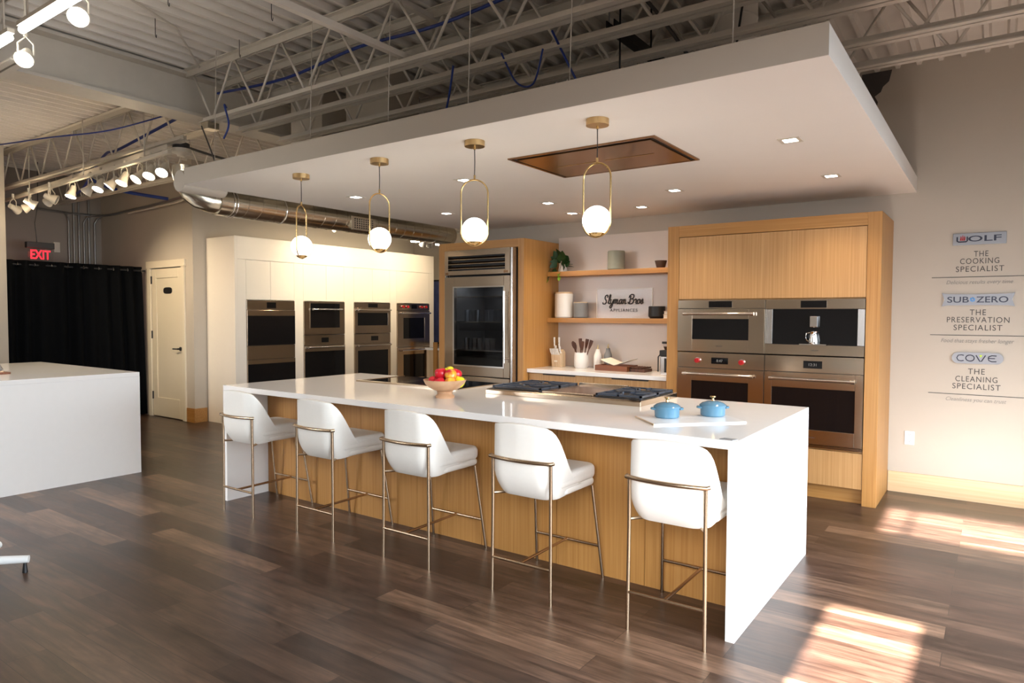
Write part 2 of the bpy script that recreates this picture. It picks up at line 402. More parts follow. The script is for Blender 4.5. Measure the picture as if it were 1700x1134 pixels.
# corrugated roof deck, flutes along Y
dk = MB(); pit = .152; x = -10.6; prof = []
while x < RX+.1:
    prof += [(x, ZC), (x+.03, ZC), (x+.045, ZC+.045), (x+.137, ZC+.045)]; x += pit
n = len(prof)
dk.add([(a, FRY-.1, b) for a, b in prof]+[(a, 6.4, b) for a, b in prof], [(i, i+1, n+i+1, n+i) for i in range(n-1)])
dk.box(-10.7, RX+.2, FRY-.1, 6.4, ZC+.05, ZC+.1)
struct('ceiling', dk, M['deck'])
# baseboards
struct('baseboard_back', B(.21, RX, YW-.016, YW, 0, .17), M['oakbase'])
struct('baseboard_left', B(-7.88, -7.864, 1.934, 2.12, 0, .19).box(-8.06, -7.88, 1.934, 1.95, 0, .19), M['oakx'])
# door
struct('trim_1', MB().box(-9.06, -8.98, 1.925, 1.95, 0, 2.12).box(-8.15, -8.07, 1.925, 1.95, 0, 2.12).box(-9.08, -8.05, 1.92, 1.95, 2.12, 2.22), M['door'], bevel=.004)
d = struct('door_1', MB().box(-8.98, -8.15, 1.965, 2.0, .01, 2.11), M['door'])
fr = MB(); fr.box(-8.98, -8.86, 1.95, 1.965, .01, 2.11).box(-8.27, -8.15, 1.95, 1.965, .01, 2.11).box(-8.86, -8.27, 1.95, 1.965, .01, .28).box(-8.86, -8.27, 1.95, 1.965, 1.98, 2.11)
fr.build('door_rail', M['door'], d, bevel=.004)
hd = MB().lathe([(.028, 0), (.028, .012), (.012, .014), (.012, .05)], (-8.215, 1.95, .99), 20, 'Y')
hd.tube([(-8.215, 1.905, .99), (-8.34, 1.903, .988)], .009).build('door_handle', M['black'], d)
for z in (.25, 1.12, 1.9): B(-8.995, -8.965, 1.935, 1.95, z, z+.11).build('hinge', M['black'], d)
sg = MB().prism([(.112*math.copysign(abs(math.cos(a))**.6, math.cos(a)), .045*math.copysign(abs(math.sin(a))**.7, math.sin(a))) for a in [2*PI*i/28 for i in range(28)]], 'Y', 0, .008)
sg.xf(Matrix.Translation((-8.56, 1.957, 1.80)))
o = tag(rebase(sg.build('door_plaque', M['black']), (-8.56, 1.96, 1.80)), 'small black plaque fixed high on the cream door', 'sign')

# ------------------------------------------------------------------ soffit
sx0, sx1, sy0, SZ0, SZ1 = -4.33, .366, -.117, 2.495, 2.621
so = MB(); so.box(sx0, sx1, sy0, YW, SZ0, SZ1)
sf = tag(so.build('dropped_ceiling_canopy', M['white']), 'large white dropped ceiling canopy hanging over the kitchen island', 'canopy')
rebase(sf, (sx0, sy0, SZ0)); 
B(sx0, sx1-.0, sy0-.004, sy0, SZ0+.001, SZ1+.004).build('fascia', M['wall'], sf)
lab(sf.children[0], 'beige painted front edge of the canopy')

# hood panel flush in the canopy
hx0, hx1, hy0, hy1 = -1.70, -.675, .60, 1.32
hood = thing('ceiling_range_hood', 'brown bronze range hood panel set flush in the white canopy', 'range hood', ((hx0+hx1)/2, (hy0+hy1)/2, SZ0))
MB().box(hx0, hx1, hy0, hy0+.02, SZ0-.008, SZ0).box(hx0, hx1, hy1-.02, hy1, SZ0-.008, SZ0).box(hx0, hx0+.02, hy0+.02, hy1-.02, SZ0-.008, SZ0).box(hx1-.02, hx1, hy0+.02, hy1-.02, SZ0-.008, SZ0).build('frame', M['bronze'], hood)
B(hx0+.02, hx1-.02, hy0+.02, hy1-.02, SZ0-.003, SZ0).build('recess', M['black'], hood)
B(hx0+.045, hx1-.045, hy0+.045, hy1-.045, SZ0-.012, SZ0-.003).build('panel', M['bronze'], hood, bevel=.002)
for a, b2 in ((hx0+.16, hx0+.46), (hx1-.50, hx1-.16)):
    B(a, b2, (hy0+hy1)/2-.004, (hy0+hy1)/2+.004, SZ0-.014, SZ0-.012).build('light_strip', M['gold'], hood)

# downlights
DL = [(-.074, 1.15, 'nearest the right edge of the canopy'), (-.079, 2.376, 'far right, in front of the oak oven cabinet'), (-1.237, 2.285, 'behind the bronze hood panel, over the oven cabinet edge'),
      (-1.819, 2.92, 'over the open shelves, close to the wall'), (-2.427, 2.239, 'left of the front-most pendant globe, behind the hood'), (-2.56, 2.90, 'over the left end of the open shelves'),
      (-2.382, .988, 'just behind the third pendant from the left'), (-3.611, 2.197, 'in front of the glass door fridge'), (-3.635, 1.032, 'between the two leftmost pendants')]
dl0 = None
for i, (x, y, t) in enumerate(DL):
    L_ = 'square recessed downlight in the canopy, '+t
    if dl0 is None:
        dl0 = thing('recessed_downlight', L_, 'downlight', (x, y, SZ0), 'recessed downlights in the canopy')
        MB().box(-.06, .06, -.06, -.038, -.004, 0).box(-.06, .06, .038, .06, -.004, 0).box(-.06, -.038, -.038, .038, -.004, 0).box(.038, .06, -.038, .038, -.004, 0).build('trim', M['fixture'], dl0, world=False)
        B(-.038, .038, -.038, .038, -.003, 0).build('lens', M['lens'], dl0, world=False)
        dd = dl0
    else:
        dd = copy_tree(dl0); dd.location = (x, y, SZ0); dd['label'] = L_
for x, y, t in DL:
    light('downlight_beam', 'SPOT', (x, y, SZ0-.01), 32, (1, .79, .56), aim=(0, 0, -1), size=.04, spot_size=R(115), spot_blend=.9)

# pendants
PX = [(-3.24, .157, 64, 'leftmost, loop nearly edge on'), (-2.402, .135, 36, 'second from the left'),
      (-1.599, .13, 0, 'third from the left'), (-.794, .146, -27, 'rightmost, before the hood')]
pen0 = None
for x, y, dlt, t in PX:
    view = math.atan2(y+3.033, x-.926); rz = view-PI/2+R(dlt)
    L_ = 'brass loop pendant lamp with glowing white globe, '+t
    if pen0 is None:
        pen0 = thing('pendant_lamp', L_, 'pendant lamp', (x, y, SZ0), 'brass loop pendants over the island', rz)
        MB().lathe([(.0, 0), (.06, 0), (.06, -.032), (.0, -.034)], n=36).build('canopy_rose', M['goldmat'], pen0, world=False)
        MB().tube([(0, 0, -.034), (0, 0, -.05)], .006).tube([(0, 0, -.198), (0, 0, -.222)], .006).build('ferrule', M['gold'], pen0, world=False)
        MB().tube([(0, 0, -.05), (.001, 0, -.12), (0, 0, -.2)], .0028, 8).build('cord', M['black'], pen0, world=False)
        pts = []; hw = .079
        zt, zb = -.225-hw, -.61+hw
        for i in range(17): a = PI*i/16; pts.append((hw*math.cos(a), 0, zt+hw*math.sin(a)))
        for i in range(17): a = PI+PI*i/16; pts.append((hw*math.cos(a), 0, zb+hw*math.sin(a)))
        MB().tube(pts, .0048, 10, closed=True).build('loop', M['gold'], pen0, world=False)
        g = MB(); g.lathe([(.0755*math.sin(PI*i/24), -.0755*math.cos(PI*i/24)) for i in range(25)], (0, 0, -.522), 40)
        g.build('globe', M['globe'], pen0, world=False)
        MB().lathe([(.0, -.006), (.012, -.006), (.032, .004), (.042, .016), (.040, .017), (.0, .010)], (0, 0, -.605), 32).build('globe_cup', M['gold'], pen0, world=False)
    else:
        pp = copy_tree(pen0); pp.location = (x, y, SZ0); pp.rotation_euler = (0, 0, rz); pp['label'] = L_
    light('pendant_glow', 'POINT', (x, y, SZ0-.522), 9, (1, .84, .64), size=.078)

# ------------------------------------------------------------------ island
IL, IW, IH, IT = 4.023, 1.42, .915, .04
isl = thing('kitchen_island', 'long white quartz waterfall kitchen island with oak seating side', 'kitchen island', (-IL/2, IW/2, 0))
B(-IL, 0, 0, IW, IH-IT, IH).build('countertop', M['quartz'], isl, bevel=.002)
B(-IL, -IL+IT, 0, IW, 0, IH-IT).build('waterfall_end', M['quartz'], isl)
B(-IT, 0, 0, IW, 0, IH-IT).build('waterfall_end', M['quartz'], isl)
B(-IL+IT, -IT, .39, IW-.02, .0, IH-IT).build('oak_body', M['oak'], isl)
k = 7; wdt = (IL-2*IT)/k
for i in range(k):
    a = -IL+IT+i*wdt
    B(a+.0015, a+wdt-.0015, .372, .39, .0, IH-IT).build('oak_panel', M['oak'], isl)
o = tag(B(-3.93, -3.87, .30, .372, .835, .874).build('power_socket_box', M['fixture']), 'small beige socket box under the left end of the island top', 'socket')
rebase(o, (-3.9, .34, .835))

# rangetop
rx0, rx1, ry0, ry1 = -2.03, -.835, .80, 1.385
rt_ = thing('gas_rangetop', 'stainless gas rangetop with griddle set in the island', 'rangetop', ((rx0+rx1)/2, (ry0+ry1)/2, IH))
MB().prism([(ry0, IH), (ry0, IH+.028), (ry0+.012, IH+.036), (ry1, IH+.036), (ry1, IH)], 'X', rx0, rx1).build('chassis', M['steel'], rt_, bevel=.002)
gx0, gx1 = -1.585, -1.19
B(gx0, gx1, ry0+.05, ry1-.03, IH+.036, IH+.046).build('griddle', M['steel'], rt_, bevel=.003)
B(gx0, gx1, ry1-.028, ry1-.01, IH+.036, IH+.062).build('griddle_splash', M['steel'], rt_, bevel=.002)
for a, b2 in ((rx0+.02, gx0-.015), (gx1+.015, rx1-.02)):
    B(a, b2, ry0+.05, ry1-.02, IH+.036, IH+.039).build('burner_tray', M['black'], rt_)
    for c0, c1 in ((ry0+.055, (ry0+ry1)/2+.01), ((ry0+ry1)/2+.018, ry1-.025)):
        g = MB(); zt = IH+.058
        g.box(a, b2, c0, c0+.014, zt-.012, zt).box(a, b2, c1-.014, c1, zt-.012, zt).box(a, a+.014, c0, c1, zt-.012, zt).box(b2-.014, b2, c0, c1, zt-.012, zt)
        mx, my = (a+b2)/2, (c0+c1)/2
        g.box(mx-.006, mx+.006, c0, my-.05, zt-.012, zt+.002).box(mx-.006, mx+.006, my+.05, c1, zt-.012, zt+.002)
        g.box(a, mx-.05, my-.006, my+.006, zt-.012, zt+.002).box(mx+.05, b2, my-.006, my+.006, zt-.012, zt+.002)
        for sx_, sy_ in ((1,1),(1,-1),(-1,1),(-1,-1)):
            g.tube([(mx+sx_*.045, my+sy_*.045, zt-.006), (mx+sx_*.13, my+sy_*(c1-c0-.02)/2, zt-.006)], .007, 6)
        for px in (a+.007, b2-.007):
            for py in (c0+.007, c1-.007): g.box(px-.007, px+.007, py-.007, py+.007, IH+.039, zt-.012)
        g.build('grate', M['iron'], rt_)
        MB().lathe([(.0, 0), (.05, 0), (.05, .006), (.038, .007), (.038, .012), (.0, .014)], (mx, my, IH+.039), 24).build('burner', M['black'], rt_)
# induction cooktop
cx0, cx1, cy0, cy1 = -3.42, -2.335, .86, 1.405
ck = thing('induction_cooktop', 'black glass cooktop with steel trim behind the fruit bowl', 'cooktop', ((cx0+cx1)/2, (cy0+cy1)/2, IH))
B(cx0, cx1, cy0, cy1, IH, IH+.006).build('glass', M['blackglass'], ck)
MB().prism([(cy0-.03, IH), (cy0-.03, IH+.012), (cy0, IH+.014), (cy0, IH)], 'X', cx0, cx1).box(cx0-.004, cx0, cy0, cy1, IH, IH+.010).box(cx1, cx1+.004, cy0, cy1, IH, IH+.008).build('trim', M['steel'], ck, bevel=.001)
# booklet and small grey pad
o = MB().prism([(-2.20, 1.16), (-2.08, 1.12), (-2.02, 1.32), (-2.14, 1.36)], 'Z', IH, IH+.004)
o = tag(rebase(o.build('leaflet', M['paper']), (-2.1, 1.24, IH)), 'white leaflet lying left of the gas rangetop', 'leaflet')
MB().prism([(-2.17, 1.18), (-2.12, 1.165), (-2.08, 1.29), (-2.13, 1.305)], 'Z', IH+.004, IH+.0045).build('printed_panel', M['greyink'], o)
MB().prism([(-.075, .025), (-.03, .015), (-.012, .06), (-.06, .075)], 'Z', IH, IH+.002)
o = MB().prism([(-.085, .012), (-.025, .012), (-.012, .05), (-.075, .055)], 'Z', IH, IH+.003)
tag(rebase(o.build('grey_pad', M['greyceramic']), (-.05, .03, IH)), 'tiny grey pad at the near right corner of the island', 'pad')

# fruit bowl
bx, by = -2.10, .44
bw = thing('fruit_bowl', 'footed wooden bowl piled with apples on the island', 'bowl', (bx, by, IH))
MB().lathe([(.0, 0), (.062, 0), (.066, .012), (.056, .022), (.050, .030), (.054, .042), (.050, .046)], (bx, by, IH), 40).build('foot', M['bowlwood'], bw)
MB().lathe([(.0, .046), (.055, .046), (.10, .066), (.132, .094), (.146, .124), (.141, .124), (.126, .098), (.095, .074), (.05, .060), (.0, .058)], (bx, by, IH), 48).build('bowl_body', M['bowlwood'], bw)
AP = [(-.06, -.045, .100, 'applered', 'red apple at the front left of the bowl'), (.015, -.072, .098, 'applered', 'red apple at the front middle of the bowl'), (.075, -.03, .100, 'apple', 'red and yellow apple resting at the right rim of the bowl'),
      (-.065, .045, .100, 'apple', 'apple half hidden at the back left of the bowl'), (.0, .07, .098, 'applered', 'red apple at the back of the bowl'), (.085, .045, .104, 'appleyellow', 'yellow apple low at the right back of the bowl'),
      (-.02, -.02, .158, 'applered', 'dark red apple on top of the pile'), (.055, -.005, .150, 'apple', 'yellow apple with red blush on top right of the pile'), (.0, .045, .162, 'appleyellow', 'bright yellow apple at the top back of the pile'), (.045, .06, .150, 'applered', 'red apple behind the top yellow apple')]
pr = [(.0, -.030), (.014, -.036), (.028, -.030), (.037, -.010), (.039, .008), (.033, .024), (.020, .033), (.008, .031), (.0, .024)]
for i, (ax, ay, az, mt, lb) in enumerate(AP):
    a = thing('apple', lb, 'apple', (bx+ax, by+ay, IH+az+.006), 'apples in the wooden bowl')
    a.rotation_euler = (random.uniform(-.5, .5), random.uniform(-.5, .5), random.uniform(0, 6))
    MB().lathe(pr, n=20).xf(Matrix.Scale(1.1, 4)).build('flesh', M[mt], a, world=False, sub=1)
    MB().tube([(0, 0, .024), (.003, 0, .042)], .0018, 6).build('stem', M['darkwood'], a, world=False)

# pots on marble board
cor = [(-.675, .385), (-.481, .19), (-.125, .565), (-.31, .76)]
o = MB().prism(cor, 'Z', IH, IH+.008)
mb_ = tag(rebase(o.build('marble_board', M['marble'], bevel=.002), (-.4, .475, IH)), 'white marble serving board under the two blue pots', 'serving board')
mb_edge = MB().prism([(-.675, .385), (-.481, .19), (-.478, .193), (-.672, .388)], 'Z', IH+.0005, IH+.0085).build('brass_edge', M['goldmat'], mb_)
pot0 = None
for x, y, rz, t in ((-.52, .455, R(35), 'left of the pair, on the marble board'), (-.34, .665, R(35), 'right of the pair, farther back on the board')):
    if pot0 is None:
        pot0 = thing('blue_casserole', 'small blue lidded casserole pot, '+t, 'pot', (x, y, IH+.008), 'blue pots on the marble board', rz)
        MB().lathe([(.0, 0), (.060, 0), (.066, .006), (.068, .05), (.070, .055), (.066, .055), (.062, .01), (.0, .008)], n=40).build('pot_body', M['bluepot'], pot0, world=False)
        lid = MB().lathe([(.0, .055), (.072, .055), (.073, .060), (.058, .072), (.03, .081), (.0, .083)], n=40).build('lid', M['bluepot'], pot0, world=False)
        MB().lathe([(.0, .082), (.009, .083), (.006, .091), (.006, .097), (.016, .104), (.016, .109), (.0, .111)], n=20).build('knob', M['gold'], lid, world=False)
        for s in (-1, 1):
            MB().tube([(s*.066, -.018, .046), (s*.081, -.015, .048), (s*.085, 0, .048), (s*.081, .015, .048), (s*.066, .018, .046)], .006, 8).build('handle', M['bluepot'], pot0, world=False)
    else:
        q = copy_tree(pot0); q.location = (x, y, IH+.008); q['label'] = 'small blue lidded casserole pot, '+t

# ------------------------------------------------------------------ stools
def make_stool(label):
    t = thing('bar_stool', label, 'bar stool', (0, .1, 0), 'cream bar stools along the island', 0)
    # local coordinates: x across, y towards the island, origin at footprint centre
    dy = -.1
    for s in (-1, 1):
        MB().tube([(s*.185, -.15+dy, 0), (s*.182, -.148+dy, .5), (s*.182, -.15+dy, .722)], [.0088, .009, .009], 12).build('leg', M['brass'], t, world=False)
        MB().tube([(s*.222, .345+dy, 0), (s*.19, .27+dy, .535)], .0088, 12).build('leg', M['brass'], t, world=False)
        MB().tube([(s*.184, -.149+dy, .525), (s*.10, -.03+dy, .525), (s*.10, .1+dy, .528)], .008, 8).build('seat_bracket', M['brass'], t, world=False)
    pts = [(-.195, -.145+dy, .727), (-.19, -.165+dy, .727)]
    for i in range(1, 14):
        a = -1+2*i/14; pts.append((a*.187, -.165-.03*(1-a*a)+dy, .727))
    pts += [(.19, -.165+dy, .727), (.195, -.145+dy, .727)]
    MB().tube(pts, .0105, 10).build('back_rail', M['brass'], t, world=False)
    MB().tube([(-.185, -.15+dy, .180), (.185, -.15+dy, .180)], .0082, 10).build('foot_rail', M['brass'], t, world=False)
    MB().tube([(-.211, .319+dy, .186), (.211, .319+dy, .186)], .0082, 10).build('foot_rail', M['brass'], t, world=False)
    MB().tube([(0, -.15+dy, .183), (0, .319+dy, .186)], .0082, 10).build('foot_rail', M['brass'], t, world=False)
    # seat pan
    def slab(z0, z1, x, ya, yb, rc, nm, bev, pinch=0):
        pts = []
        for (cx, cy, a0) in ((x-rc, yb-rc, 0), (-x+rc, yb-rc, 90), (-x+rc, ya+rc, 180), (x-rc, ya+rc, 270)):
            for i in range(7):
                a = R(a0+15*i); pts.append((cx+rc*math.cos(a), cy+rc*math.sin(a)+dy))
        return MB().prism(pts, 'Z', z0, z1).build(nm, M['leather'], t, world=False, bevel=bev, seg=5)
    so = slab(.534, .574, .192, -.05, .335, .07, 'seat_pan', .018)
    cu_ = slab(.570, .652, .196, -.11, .330, .06, 'seat_cushion', .028)
    # wrap-round backrest: outer surface as a grid, u along the plan curve, v upwards
    U, V = 44, 12; half = .20; ytip = .15
    plan = []; rc = .09
    # path: from right tip forward point back round to left tip
    path = [(half, ytip), (half, -.17+rc)]
    seg_ = []
    for i in range(9): a = R(0-90*i/8); seg_.append((half-rc+rc*math.cos(a), -.17+rc+rc*math.sin(a)))
    for i in range(9): a = R(-90-90*i/8); seg_.append((-half+rc+rc*math.cos(a), -.17+rc+rc*math.sin(a)))
    full = [(half, ytip)]+seg_+[(-half, ytip)]
    # resample
    ds = [0]
    for i in range(1, len(full)): ds.append(ds[-1]+math.dist(full[i], full[i-1]))
    tot = ds[-1]
    def at_(s):
        for i in range(1, len(full)):
            if s <= ds[i]+1e-9:
                q = (s-ds[i-1])/(ds[i]-ds[i-1]); return (full[i-1][0]*(1-q)+full[i][0]*q, full[i-1][1]*(1-q)+full[i][1]*q)
        return full[-1]
    vs = []; fs = []
    for i in range(U+1):
        s = tot*i/U; px, py = at_(s)
        c = abs(s-tot/2)/(tot/2)            # 0 at back centre, 1 at tips
        if c < .34: top = .915-.012*(c/.34)**2
        else:
            q = (c-.34)/.66; top = .575+.328*(1+math.cos(PI*min(1, q*1.06)**.92))/2
        zb_ = .522 + .02*max(0, (py+.17)/.34)
        for j in range(V+1):
            f = j/V; z = zb_+(top-zb_)*f
            # taper the lower bowl inwards, lean the back slightly outwards at the top
            hh = (z-.522)/.393
            tin = .052*max(0, 1-hh/.36)**2
            back = max(0, 1-c*1.6)
            qx = px*(1-tin*2.6); qy = py+tin*1.1*max(0, min(1, (.05-py)/.2))
            qx *= (1-.05*max(0, hh-.55))
            qy -= .02*hh*back
            vs.append((qx, qy+dy, z))
    for i in range(U):
        for j in range(V):
            a = i*(V+1)+j; fs.append((a, a+1, a+V+2, a+V+1))
    mb = MB().add(vs, fs, True)
    b_ = mb.build('backrest', M['leather'], t, world=False)
    md = b_.modifiers.new('solidify', 'SOLIDIFY'); md.thickness = .034; md.offset = -1; md.use_even_offset = False
    md = b_.modifiers.new('bevel', 'BEVEL'); md.width = .012; md.segments = 3; md.limit_method = 'ANGLE'; md.angle_limit = R(60)
    # underside closing the shell
    MB().prism([(p[0]*.74, p[1]*.60+dy+.02) for p in [at_(tot*i/30) for i in range(31)]], 'Z', .531, .548).build('shell_base', M['leather'], t, world=False, bevel=.004)
    return t
SX = [(-3.602, 'leftmost stool, beside the left waterfall end'), (-2.728, 'second stool from the left'), (-1.895, 'middle stool of the five'), (-1.065, 'second stool from the right'), (-.268, 'nearest, rightmost stool beside the right waterfall end')]
st = make_stool('')
for i, (x, t) in enumerate(SX):
    q = st if i == 0 else copy_tree(st)
    q.location = (x, .1, 0); q['label'] = 'cream leather bar stool with brass legs, '+t

# ------------------------------------------------------------------ oak oven cabinet (right)
CY = 2.804; CX0, CX1 = -1.504, .206; CZ = 2.271
oc = thing('oak_oven_cabinet', 'tall honey oak cabinet framing four built-in steel appliances', 'cabinet', ((CX0+CX1)/2, CY+.3, 0))
B(CX0, -1.400, CY, YW-.002, .0, CZ).build('side_panel', M['oak'], oc, bevel=.0015)
B(.108, CX1, CY, YW-.002, .0, CZ).build('side_panel', M['oak'], oc, bevel=.0015)
B(-1.400, .108, CY, YW-.002, 2.172, CZ).build('header', M['oakx'], oc, bevel=.0015)
B(-1.400, .108, YW-.03, YW-.002, .12, 2.172).build('back_panel', M['oak'], oc)
B(-1.397, .105, CY+.006, CY+.026, 1.621, 2.168).build('door', M['oakdoor'], oc, bevel=.001)
B(-1.398, .106, CY+.03, YW-.03, 1.609, 1.619).build('shelf', M['oak'], oc)
B(-1.398, .106, CY+.03, YW-.03, .405, .415).build('shelf', M['oak'], oc)
B(-1.397, -.640, CY+.006, CY+.026, .125, .405).build('drawer', M['oakdoor'], oc, bevel=.001)
B(-.634, .105, CY+.006, CY+.026, .125, .405).build('drawer', M['oakdoor'], oc, bevel=.001)
B(-1.400, .108, CY+.07, CY+.09, .0, .12).build('toe_kick', M['oakx'], oc)

class Front:
    '''maps (u, depth-out, z) to world for a front facing -Y or +X'''
    def __init__(s, kind, base): s.k = kind; s.b = base
    def box(s, mb, u0, u1, d0, d1, z0, z1):     # d: distance out of the front plane
        if s.k == '-Y': return mb.box(u0, u1, s.b-d0, s.b-d1, z0, z1)
        return mb.box(s.b+d0, s.b+d1, u0, u1, z0, z1)
    def p(s, u, d, z): return (u, s.b-d, z) if s.k == '-Y' else (s.b+d, u, z)
    def text(s, mb, u, d, z): return face_minus_y(mb, *s.p(u, d, z)) if s.k == '-Y' else face_plus_x(mb, *s.p(u, d, z))
    def lathe(s, mb, prof, u, d, z, n=24):
        x, y, zz = s.p(u, d, z)
        if s.k == '-Y': return mb.lathe([(r, h) for r, h in prof], (x, y, zz), n, 'Y')
        return mb.lathe(prof, (x, y, zz), n, 'X')
def fb(F, *a): return F.box(MB(), *a)
def frame_mb(F, u0, u1, z0, z1, iu0, iu1, iz0, iz1, d0, d1):
    mb = MB(); F.box(mb, u0, iu0, d0, d1, z0, z1); F.box(mb, iu1, u1, d0, d1, z0, z1); F.box(mb, iu0, iu1, d0, d1, z0, iz0); F.box(mb, iu0, iu1, d0, d1, iz1, z1); return mb
def handle(F, t, u0, u1, z, d=.055, r=.012, mat='chrome'):
    mb = MB(); mb.tube([F.p(u0, d, z), F.p(u1, d, z)], r, 14)
    h = mb.build('handle', M[mat], t)
    e = MB()
    for u in (u0+.012, u1-.012):
        e.tube([F.p(u, .018, z), F.p(u, d+.004, z)], r*1.15, 12)
    for u, s in ((u0, -1), (u1, 1)): e.tube([F.p(u-s*.022, d, z), F.p(u+s*.006, d, z)], r*1.3, 14)
    e.build('handle_mount', M['chrome'], h)
    return h
def knob(F, t, u, z):
    mb = MB(); F.lathe(mb, [(.0, 0), (.027, 0), (.027, .008), (.0, .010)], u, .012, z); b_ = mb.build('knob_bezel', M['chrome'], t)
    mb = MB(); F.lathe(mb, [(.0, .0), (.020, .0), (.022, .020), (.019, .030), (.0, .030)], u, .022, z)
    F.box(mb, u-.004, u+.004, .05, .056, z-.02, z+.02); mb.build('red_knob', M['red'], b_)
def display(F, t, u0, u1, z0, z1, txt=None, d=.012):
    dsp = fb(F, u0, u1, d, d+.002, z0, z1).build('display', M['blackglass'], t)
    if txt: F.text(text_mb(txt, h=.022, extr=.0006), (u0+u1)/2, d+.0022, (z0+z1)/2-.0).build('clock_digits', M['paleink'], dsp)
    return dsp
def body(F, t, u0, u1, z0, z1, depth=.5):
    fb(F, u0+.01, u1-.01, -depth, 0, z0+.006, z1-.006).build('body', M['darkplastic'], t)
def logo(F, t, u, z, txt, d=.0205):
    F.text(text_mb(txt, w=.055, h=.010, extr=.0004), u, d, z).build('maker_mark', M['greyink'], t)
FR = Front('-Y', CY)

# speed oven (top left)
u0, u1 = -1.396, -.641
t = thing('speed_oven', 'steel speed oven with handle, upper left in the oak cabinet', 'oven', ((u0+u1)/2, CY, 1.158))
body(FR, t, u0, u1, 1.158, 1.611); fb(FR, u0, u1, 0, .012, 1.538, 1.611).build('control_panel', M['steel'], t, bevel=.0015)
display(FR, t, -1.117, -.915, 1.546, 1.600)
f = frame_mb(FR, u0, u1, 1.160, 1.534, -1.262, -.772, 1.268, 1.447, 0, .02).build('door', M['steel'], t, bevel=.0015)
fb(FR, -1.262, -.772, 0, .014, 1.268, 1.447).build('window', M['blackglass'], f)
handle(FR, t, -1.325, -.725, 1.492); logo(FR, t, -1.02, 1.212, 'WOLF')
# coffee machine (top right)
u0, u1 = -.636, .104
t = thing('coffee_machine', 'built-in steel coffee machine, upper right in the oak cabinet', 'coffee machine', ((u0+u1)/2, CY, 1.158))
body(FR, t, u0, u1, 1.158, 1.611, .28)
t.children[0].data.materials[0] = M['darkplastic']
fb(FR, u0, u1, 0, .014, 1.532, 1.611).build('control_panel', M['steel'], t, bevel=.0015)
display(FR, t, -.362, -.168, 1.542, 1.598, d=.014)
fb(FR, u0, u1, 0, .014, 1.160, 1.243).build('lower_panel', M['steel'], t, bevel=.0015)
fb(FR, u0, -.58, 0, .014, 1.245, 1.530).build('side_trim', M['steelz'], t, bevel=.0015); fb(FR, .055, u1, 0, .014, 1.245, 1.530).build('side_trim', M['steelz'], t, bevel=.0015)
fb(FR, -.58, .055, 0, .006, 1.245, 1.530).build('black_panel', M['blackglass'], t)
mb = MB(); FR.box(mb, -.285, -.225, .006, .05, 1.385, 1.475); mb.build('spout', M['chrome'], t, bevel=.006)
fb(FR, -.36, -.16, .006, .05, 1.245, 1.252).build('drip_tray', M['chrome'], t)
logo(FR, t, -.25, 1.20, 'WOLF', .0145)
mp_ = thing('milk_pitcher', 'small polished steel pitcher under the coffee machine spout', 'pitcher', (-.255, CY-.042, 1.2525))
MB().lathe([(.0, 0), (.034, 0), (.037, .02), (.029, .06), (.028, .085), (.034, .10), (.032, .10), (.026, .085), (.0, .080)], n=28).build('pitcher_body', M['chrome'], mp_, world=False)
MB().tube([(-.03, 0, .088), (-.055, 0, .085), (-.058, 0, .05), (-.05, 0, .03), (-.034, 0, .02)], .004, 8).build('handle', M['chrome'], mp_, world=False)

def oven(F, name, label, u0, u1, z0, z1, ctrl_h, win, hz=None, hu=None, disp=None, dtxt=None, knobs=(), steel='steel', lg=None, body_d=.5, full_glass=False):
    t = thing(name, label, 'oven', F.p((u0+u1)/2, 0, z0))
    body(F, t, u0, u1, z0, z1, body_d)
    zc = z1-ctrl_h
    if ctrl_h: fb(F, u0, u1, 0, .012, zc+.002, z1-.001).build('control_panel', M[steel], t, bevel=.0015)
    iu0, iu1, iz0, iz1 = win
    f = frame_mb(F, u0, u1, z0+.002, zc-.002, iu0, iu1, iz0, iz1, 0, .02).build('door', M[steel], t, bevel=.0015)
    fb(F, iu0, iu1, 0, .014, iz0, iz1).build('window', M['blackglass'], f)
    if hz: handle(F, t, hu[0], hu[1], hz)
    if disp: display(F, t, *disp, dtxt)
    for u, z in knobs: knob(F, t, u, z)
    if lg: logo(F, t, *lg)
    return t
t = oven(FR, 'wall_oven', 'steel wall oven with two red knobs, lower left in the oak cabinet', -1.396, -.641, .418, 1.152, .135, (-1.262, -.768, .56, .905), .965, (-1.325, -.725), (-1.088, -.942, 1.057, 1.112), '8:47', ((-1.208, 1.083), (-.824, 1.080)))
t = oven(FR, 'wall_oven', 'steel wall oven with clock reading 12:31, lower right in the oak cabinet', -.636, .104, .445, 1.152, .133, (-.575, .048, .562, .893), .965, (-.585, .045), (-.334, -.193, 1.055, 1.115), '12:31', lg=(-.26, .50, 'WOLF'))
vb = MB()
for z in (.420, .428, .436): FR.box(vb, -.636, .104, .0, .008, z, z+.005)
vb.build('vent_slats', M['steel'], t)

